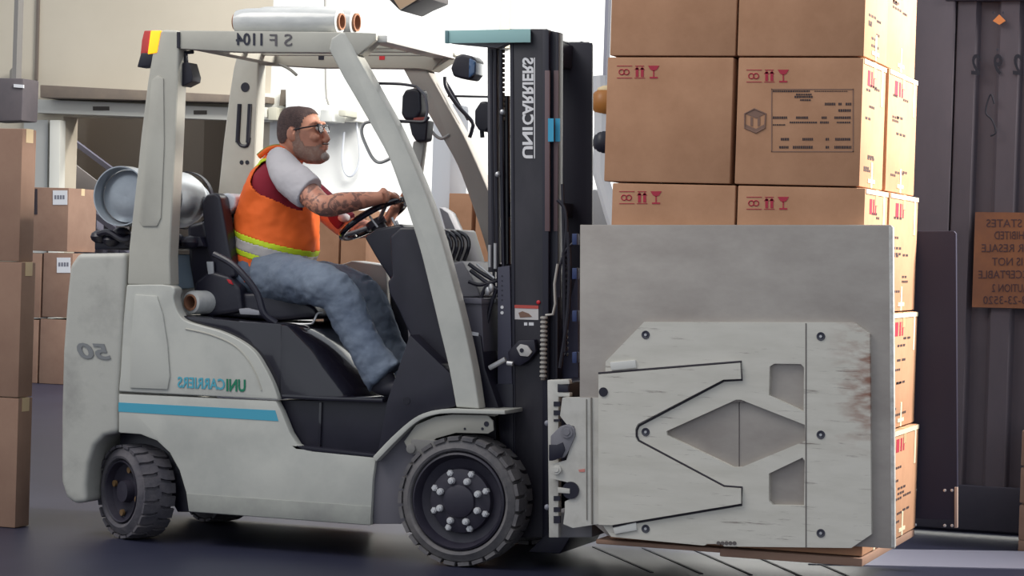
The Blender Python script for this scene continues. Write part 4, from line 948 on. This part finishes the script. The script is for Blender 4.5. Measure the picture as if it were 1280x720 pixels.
# skin material: tattoo pattern on fore arm
def skin_mat():
    m = mat('skin_tattoo', (212,152,126), .5, rgb2=(192,128,106), scale=10, bump=.05, bscale=60)
    nt = m.node_tree; b = nt.nodes['Principled BSDF']; src = b.inputs['Base Color'].links[0].from_socket
    tc = nt.nodes.new('ShaderNodeTexCoord'); n = nt.nodes.new('ShaderNodeTexNoise'); n.inputs['Scale'].default_value = 19; n.inputs['Detail'].default_value = 4; n.inputs['Distortion'].default_value = 2.2
    nt.links.new(tc.outputs['Object'], n.inputs['Vector'])
    cr = nt.nodes.new('ShaderNodeValToRGB'); cr.color_ramp.elements[0].position = .47; cr.color_ramp.elements[1].position = .56
    nt.links.new(n.outputs['Fac'], cr.inputs[0])
    # only on the arms (a real region of the body, object space)
    sx = nt.nodes.new('ShaderNodeSeparateXYZ'); nt.links.new(tc.outputs['Object'], sx.inputs[0])
    org = ORG[PR]; xa = at(384,240,.3).x-org.x; xb = at(462,240,.3).x-org.x; zt = at(400,222,.3).z-org.z
    g1 = nt.nodes.new('ShaderNodeMapRange'); g1.inputs[1].default_value = xa-.02; g1.inputs[2].default_value = xa+.01; nt.links.new(sx.outputs[0], g1.inputs[0])
    g2 = nt.nodes.new('ShaderNodeMapRange'); g2.inputs[1].default_value = xb+.03; g2.inputs[2].default_value = xb-.03; nt.links.new(sx.outputs[0], g2.inputs[0])
    g3 = nt.nodes.new('ShaderNodeMapRange'); g3.inputs[1].default_value = zt+.02; g3.inputs[2].default_value = zt; nt.links.new(sx.outputs[2], g3.inputs[0])
    last = cr.outputs[0]
    for g_ in (g1,g2,g3):
        mu = nt.nodes.new('ShaderNodeMath'); mu.operation = 'MULTIPLY'; nt.links.new(last, mu.inputs[0]); nt.links.new(g_.outputs[0], mu.inputs[1]); last = mu.outputs[0]
    mu = nt.nodes.new('ShaderNodeMath'); mu.operation = 'MULTIPLY'; mu.inputs[1].default_value = .72; nt.links.new(last, mu.inputs[0])
    mx = nt.nodes.new('ShaderNodeMix'); mx.data_type = 'RGBA'; mx.inputs[7].default_value = L3((84,66,66))
    nt.links.new(mu.outputs[0], mx.inputs[0]); nt.links.new(src, mx.inputs[6]); nt.links.new(mx.outputs[2], b.inputs['Base Color'])
    return m
SK = skin_mat()
headrows = [(133.6,367,380,.020),(134.6,361,387,.040),(137,356,392,.055),(141,352.5,396,.066),(146,350,399,.073),(152,348,401,.077),(158,347.2,401.5,.078),(164,346.8,402,.078),(170,346.8,403.5,.077),(176,348,404.5,.074),(182,352,406,.071),(188,358,407.5,.067),(193,364,409,.062),(198,371,409,.054),(202,378,406,.044),(205,384,400,.028)]
def headring(ex=0.0, n=48):
    rings = []
    for (py, xb, xf, hw) in headrows:
        cx = (xb+xf)/2; c = at(cx, py, DY); hl = (xf-xb)/2/306*1.045/math.cos(R(19.3))*.985
        z = c.z
        rg = []
        for k in range(n):
            a = 2*math.pi*k/n; cc, s = math.cos(a), math.sin(a)
            pw = .92
            x_ = math.copysign(abs(cc)**pw, cc)*(hl+ex); y_ = math.copysign(abs(s)**pw, s)*(hw+ex)
            # faces narrow toward the front
            if cc > 0: y_ *= 1-.18*cc*cc
            rg.append(Vector((c.x+x_, c.y+y_, z+ex*.3)))
        rings.append(rg)
    return rings
def headmesh(mb, ex=0, keep=None, n=48, sub=1):
    rings = headring(ex, n)
    if sub > 1:
        cols = [spline([r[k] for r in rings], sub) for k in range(n)]
        rings = [[cols[k][i] for k in range(n)] for i in range(len(cols[0]))]
    vs = [v for r in rings for v in r]; fs = []
    for i in range(len(rings)-1):
        for k in range(n):
            f = (i*n+k, i*n+(k+1)%n, (i+1)*n+(k+1)%n, (i+1)*n+k)
            if keep and not keep(sum((vs[q] for q in f), Vector())/4): continue
            fs.append(f)
    tv = sum(rings[0], Vector())/n+Vector((0,0,.003)); nv = len(vs)
    vs.append(tv)
    fs += [(k, nv, (k+1)%n) for k in range(n)]
    if not keep: fs.append([(len(rings)-1)*n+k for k in range(n)])
    mb.add(vs, fs)
def H(px, py, dy=0.0):    # point on the head in side-view coordinates, moved dy across
    p = at(px, py, DY); return Vector((p.x, p.y+dy, p.z))
body = MB()
headmesh(body)
# nose, brow, lips, chin, cheeks
loft(body, [(H(400,157),.010,.010),(H(403,162),.010,.012),(H(406,168),.013,.014),(H(408.5,173.5),.017,.014),(H(406,178),.016,.010)], n=12, sub=3)
body.ball(H(410.2,173.8), .011,.012,.009, 12)
for s in (-1,1):
    body.ball(H(400.5,153.5,s*.026), .012,.024,.008, 12); body.ball(H(399,172,s*.040), .02,.022,.02, 12); body.ball(H(405.5,175.8,s*.013), .010,.008,.007, 10)
    # ear
    e = H(373.5,169.5,s*.079); body.ball(e, .016,.010,.030, 14, rot=Matrix.Rotation(R(-12),3,'Y')); body.ball(e+Vector((-.004,s*.007,.004)), .017,.006,.027, 14)
body.ball(H(407.3,182.4), .010,.024,.006, 12); body.ball(H(406.8,186.3), .010,.020,.006, 12); body.ball(H(404,196), .022,.028,.018, 14)
# neck
loft(body, [(H(366,178),.056,.060),(H(364,192),.058,.062),(H(358,206),.066,.068),(H(350,222),.085,.075)], n=20)
# torso core
def T(px, py, Y=DY): return at(px, py, Y)
tors = [((344,338),.185,.150),((344,322),.195,.165),((345,303),.198,.172),((346,280),.195,.168),((348,257),.198,.152),((350,236),.205,.128),((351,219),.185,.096),((352,206),.12,.068),((354,197),.075,.055)]
def torso(mb, ex, keep=None, n=40, sub=5):
    loft(mb, [(T(*c), w_+ex, d_+ex) for c, w_, d_ in tors], n=n, sub=sub, keep=keep)
torso(body, -.012)
# arms
SHn, ELn, WRn = T(360,222,.28), T(405,257,.20), T(478,247,.33)
SHf, ELf, WRf = T(368,226,.66), T(430,284,.72), T(478,288,.62)
def arm(mb, a, b, c, k=1.0):
    loft(mb, [(a,.058*k,.062*k),(a.lerp(b,.5),.052*k,.056*k),(b,.046*k,.047*k),(b.lerp(c,.3),.046*k,.047*k),(b.lerp(c,.7),.036*k,.036*k),(c,.029*k,.025*k)], n=20)
arm(body, SHn, ELn, WRn); arm(body, SHf, ELf, WRf)
body.ball(ELn, .047,.047,.048, 16); body.ball(ELf, .046,.046,.047, 16)
# hands gripping the rim
def grip(a, wr):
    C = C_+ux2*rad*math.cos(a)+uy*rad*math.sin(a)                 # point on rim
    tg = (-ux2*math.sin(a)+uy*math.cos(a)).normalized()             # along rim
    out = (C-C_).normalized()
    into = (C-wr).normalized()
    palm = C+nn*.026-into*.030
    body.ball(palm, .040,.040,.021, 16, rot=Matrix((into, tg, nn)).transposed().to_3x3())
    loft(body, [(wr,.028,.024),(wr.lerp(palm,.55),.032,.024),(palm,.036,.020)], n=14, sub=3)
    fl_len = [.9,1.0,.96,.8]
    for i in range(4):
        base = palm+tg*(.027-.018*i)+into*.026+nn*.004
        L_ = fl_len[i]
        p1 = base+into*.026*L_+nn*.004; p2 = p1+into*.020*L_-nn*.022*L_; p3 = p2-into*.016*L_-nn*.018*L_
        body.tube(spline([palm+tg*(.02-.013*i), base, p1, p2, p3], 3), .0088, 8)
    s = 1 if tg.dot(C_-palm) >= 0 else -1
    th0 = palm-into*.012+tg*s*.03*0-nn*.008
    side = tg if (C_-C).dot(tg) > 0 else -tg
    body.tube(spline([th0+tg*.03, th0+tg*.042+into*.02-nn*.012, th0+tg*.038+into*.045-nn*.022], 3), [.012]*3+[.0105]*3+[.009], 8)
grip(R(-28), WRn); grip(R(38), WRf)
bo = finish(body, 'body', SK, PR, voxel=.0048, smooth=2)
# eyes
for s in (-1,1):
    e = MB().ball(H(401.2,160.5,s*.030), .012,.012,.012, 14).build('eye', mat('eye_white', (215,210,205), .2), PR)
    MB().ball(H(401.2,160.5,s*.030)+Vector((.0085,s*.0015,0)), .005,.0055,.0055, 10).build('iris', mat('iris_dark', (50,36,30), .2), e)
# hair, stubble, beard
def inpoly(x, y, P_):
    c = False
    for i in range(len(P_)):
        x1,y1 = P_[i]; x2,y2 = P_[i-1]
        if (y1 > y) != (y2 > y) and x < (x2-x1)*(y-y1)/(y2-y1)+x1: c = not c
    return c
def side_uv(p):           # head point to side-view coordinates
    return px_of(Vector((p.x, DY, p.z)))
hp = [(340,120),(410,120),(399.5,141),(393,143),(388,148),(386,155),(383,163),(379,166),(377,160),(372,159),(369,164),(367,174),(362,180),(352,182),(340,184)]
mb = MB(); headmesh(mb, .0032, keep=lambda p: inpoly(*side_uv(p), hp), n=96, sub=4)
mb.build('hair', mat('hair_dark', (78,62,62), .8, rgb2=(104,84,80), scale=60, bump=.4, bscale=160), PR)
bp_ = [(378,166),(383,164),(384,176),(390,184),(400,183),(404,179.5),(414,179.5),(414,207),(380,209),(374,192),(374,176)]
lip = [(403,183.5),(415,183.5),(415,187),(403,187)]
mb = MB(); headmesh(mb, .0022, keep=lambda p: inpoly(*side_uv(p), bp_) and not inpoly(*side_uv(p), lip), n=96, sub=4)
mb.build('beard', mat('beard_grey', (152,118,104), .85, rgb2=(174,150,138), scale=40, bump=.4, bscale=160, lo=.4, hi=.75), PR)
m_ = MB(); m_.ball(H(404.2,196.0), .0265,.034,.022, 16); m_.ball(H(407.5,179.8),.0125,.022,.0045,12); m_.build('beard', mat('beard_white', (172,162,156), .85, rgb2=(140,122,112), scale=40, bump=.4, bscale=160), PR)
# glasses
GB = mat('glasses_black', (28,27,36), .3)
gl = MB()
for s in (-1,1):
    gl.tube([H(377,163.2,s*.081), H(388,161,s*.079), H(400,158.8,s*.064), H(403.8,158,s*.056)], .0034, 8)
    c = H(404.8,161.5,s*.032)
    gl.tube([c+Vector((0,.024*math.cos(a),.017*math.sin(a))) for a in [2*math.pi*k/20 for k in range(20)]], .0028, 6, closed=True)
    gl.box(tuple(H(402.6,159.5,s*.052)-Vector((0,.006,0))), tuple(H(405.5,155.8,s*.052)+Vector((0,.006,0))))
gl.tube([H(405,160,-.008), H(405.6,159,0), H(405,160,.008)], .0025, 6)
go = gl.build('glasses', GB, PR)
for s in (-1,1):
    c = H(404.8,161.5,s*.032); MB().lathe([(0,0),(.022,.0),(.022,.001),(0,.001)], c, (1,0,0), 20).build('lens', mat('clear_lens', (240,245,250), .05, trans=.9), go)
# shirt: maroon body with pale raglan sleeves
MAR = mat('maroon_cloth', (142,28,48), .85, bump=.15, bscale=14); GRY = mat('pale_grey_cloth', (196,192,196), .85, bump=.2, bscale=12)
mb = MB(); torso(mb, .0)
finish(mb, 'shirt', MAR, PR, voxel=.008, smooth=2)
mb = MB()
a, b = SHn, T(386,238,.23)
loft(mb, [(T(347,197,.38),.05,.05),(T(352,206,.32),.068,.066),(T(361,220,.275),.072,.076),(T(374,231,.25),.066,.082),(T(384,239,.235),.060,.078),(T(387,241.5,.23),.058,.074)], n=24)
finish(mb, 'sleeve', GRY, PR, voxel=.006, smooth=3, disp=(.008,.06))
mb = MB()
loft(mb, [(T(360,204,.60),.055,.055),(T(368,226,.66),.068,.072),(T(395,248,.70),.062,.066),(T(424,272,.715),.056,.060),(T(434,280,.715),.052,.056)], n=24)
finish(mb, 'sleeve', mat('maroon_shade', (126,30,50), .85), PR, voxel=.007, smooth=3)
m_ = MB(); m_.ball(T(430,272,.66), .03,.02,.02,12); m_.build('sleeve_cuff', GRY, PR)
# vest
ORA = mat('hi_vis_orange', (255,112,40), .75, bump=.8, bscale=7); LIM = mat('lime_trim', (205,228,40), .7); SIL = mat('silver_band', (196,190,186), .45)
ahn, ahf = T(356,221,.27), T(364,228,.68)
def band_v(p):
    u, v = px_of(Vector((p.x, .40, p.z))); return u, v-(285+(u-291)*.315)
def arm_hole(p):
    u, v = px_of(Vector((p.x, .28, p.z))); near = p.y < DY
    ah = [(334,194),(345,188),(366,188),(384,210),(402,236),(404,256),(390,268),(372,266),(356,259),(342,249),(326,243),(315,230),(311,215),(318,203)]
    return abs(p.y-DY) > .075 and inpoly(u, v, ah)
def vis_ok(p): 
    return not arm_hole(p)
def back_edge(p):
    u, v = px_of(Vector((p.x, DY, p.z)))
    bk = [(200,347),(215,319),(232,306),(255,299),(285,292),(330,289)]
    for (v0,u0),(v1,u1) in zip(bk[:-1], bk[1:]):
        if v0 <= v <= v1: return u < u0+(u1-u0)*(v-v0)/(v1-v0)+7
    return False
def kv(cls):
    def f(p):
        if not vis_ok(p): return False
        u, bv = band_v(p)
        if cls == 'all': return True
        k = 'lime' if (0 <= bv < 7 or 20 <= bv < 27) else 'silver' if 7 <= bv < 20 else 'orange'
        if k == 'orange' and back_edge(p) and bv < 0 and abs(p.y-DY) > .05: k = 'lime'
        if bv > 38: return False
        return k == cls
    return f
vest = None
for cls, m, nm, ex in (('orange',ORA,'vest',.013),('lime',LIM,'lime_trim',.0145),('silver',SIL,'reflective_band',.0145)):
    mb = MB(); torso(mb, ex, keep=kv(cls), n=120, sub=16)
    o = mb.build(nm, m, vest if vest else PR)
    tx = bpy.data.textures.get('vest_folds') or bpy.data.textures.new('vest_folds', 'CLOUDS'); tx.noise_scale = .11; tx.noise_depth = 2
    dm = o.modifiers.new('d', 'DISPLACE'); dm.texture = tx; dm.strength = .022; dm.mid_level = .42; dm.texture_coords = 'LOCAL'
    sd = o.modifiers.new('s', 'SOLIDIFY'); sd.thickness = .004; sd.offset = -1
    if not vest: vest = o
# armhole binding
bind = [(340,196),(352,188),(366,192)]

m_ = MB(); m_.tube(spline([T(324,196,.40), T(334,188,.40), T(346,184.5,.42), T(356,187,.42)],4), .012, 8); m_.build('collar', ORA, vest)
m_ = MB(); m_.tube(spline([T(322,194,.42), T(333,185.5,.42), T(345,182,.43), T(353,183,.44)],4), .007, 8); m_.build('collar_trim', mat('olive_trim', (150,150,70), .7), vest)
m_ = MB(); m_.tube(spline([T(347,190,.36), T(356,194,.35), T(366,202,.36), T(374,210,.38)],4), .006, 8); m_.build('neck_binding', GRY, PR)
# jeans
DEN = mat('denim', (74,86,108), .85, rgb2=(118,129,144), scale=3, bump=1.0, bscale=10, lo=.3, hi=.72)
mb = MB()
loft(mb, [(T(318,352),.20,.12),(T(330,343),.205,.14),(T(345,338),.20,.14),(T(362,340),.19,.12)], n=28)
for (hy, ky, ay, dx, dyp) in ((.30,.15,.13,0,0),(.57,.64,.66,30,-1)):
    loft(mb, [(T(322,350,hy),.09,.105),(T(345,347,hy),.10,.112),(T(378,351,(hy+ky)/2),.095,.100),(T(405+dx*.7,358+dyp,ky),.086,.092),(T(424+dx,367+dyp,ky),.080,.084)], n=22)
    loft(mb, [(T(420+dx,362+dyp,ky),.078,.076),(T(430+dx,378+dyp,ky),.080,.085),(T(442+dx,405,ky),.076,.082),(T(458+dx*.95,436,ay),.070,.076),(T(475+dx*.9,463,ay),.074,.088),(T(482+dx*.85,472,ay),.072,.092)], n=22)
finish(mb, 'jeans', DEN, PR, voxel=.008, smooth=4, disp=(.020,.06))
m_ = MB(); m_.tube([T(306,352,.27), T(310,348,.262), T(320,346,.262)], .005); m_.build('pocket_cloth', ORA, PR)
for (ay, dx) in ((.13,0),(.66,26)):
    a = T(486+dx,482,ay)
    m_ = MB(); m_.ball(a+Vector((.04,0,-.01)), .13,.048,.04, 20); m_.ball(a+Vector((-.03,0,.02)), .06,.045,.06, 16)
    finish(m_, 'boot', mat('boot_black', (34,33,46), .6), PR, voxel=.008, smooth=2)
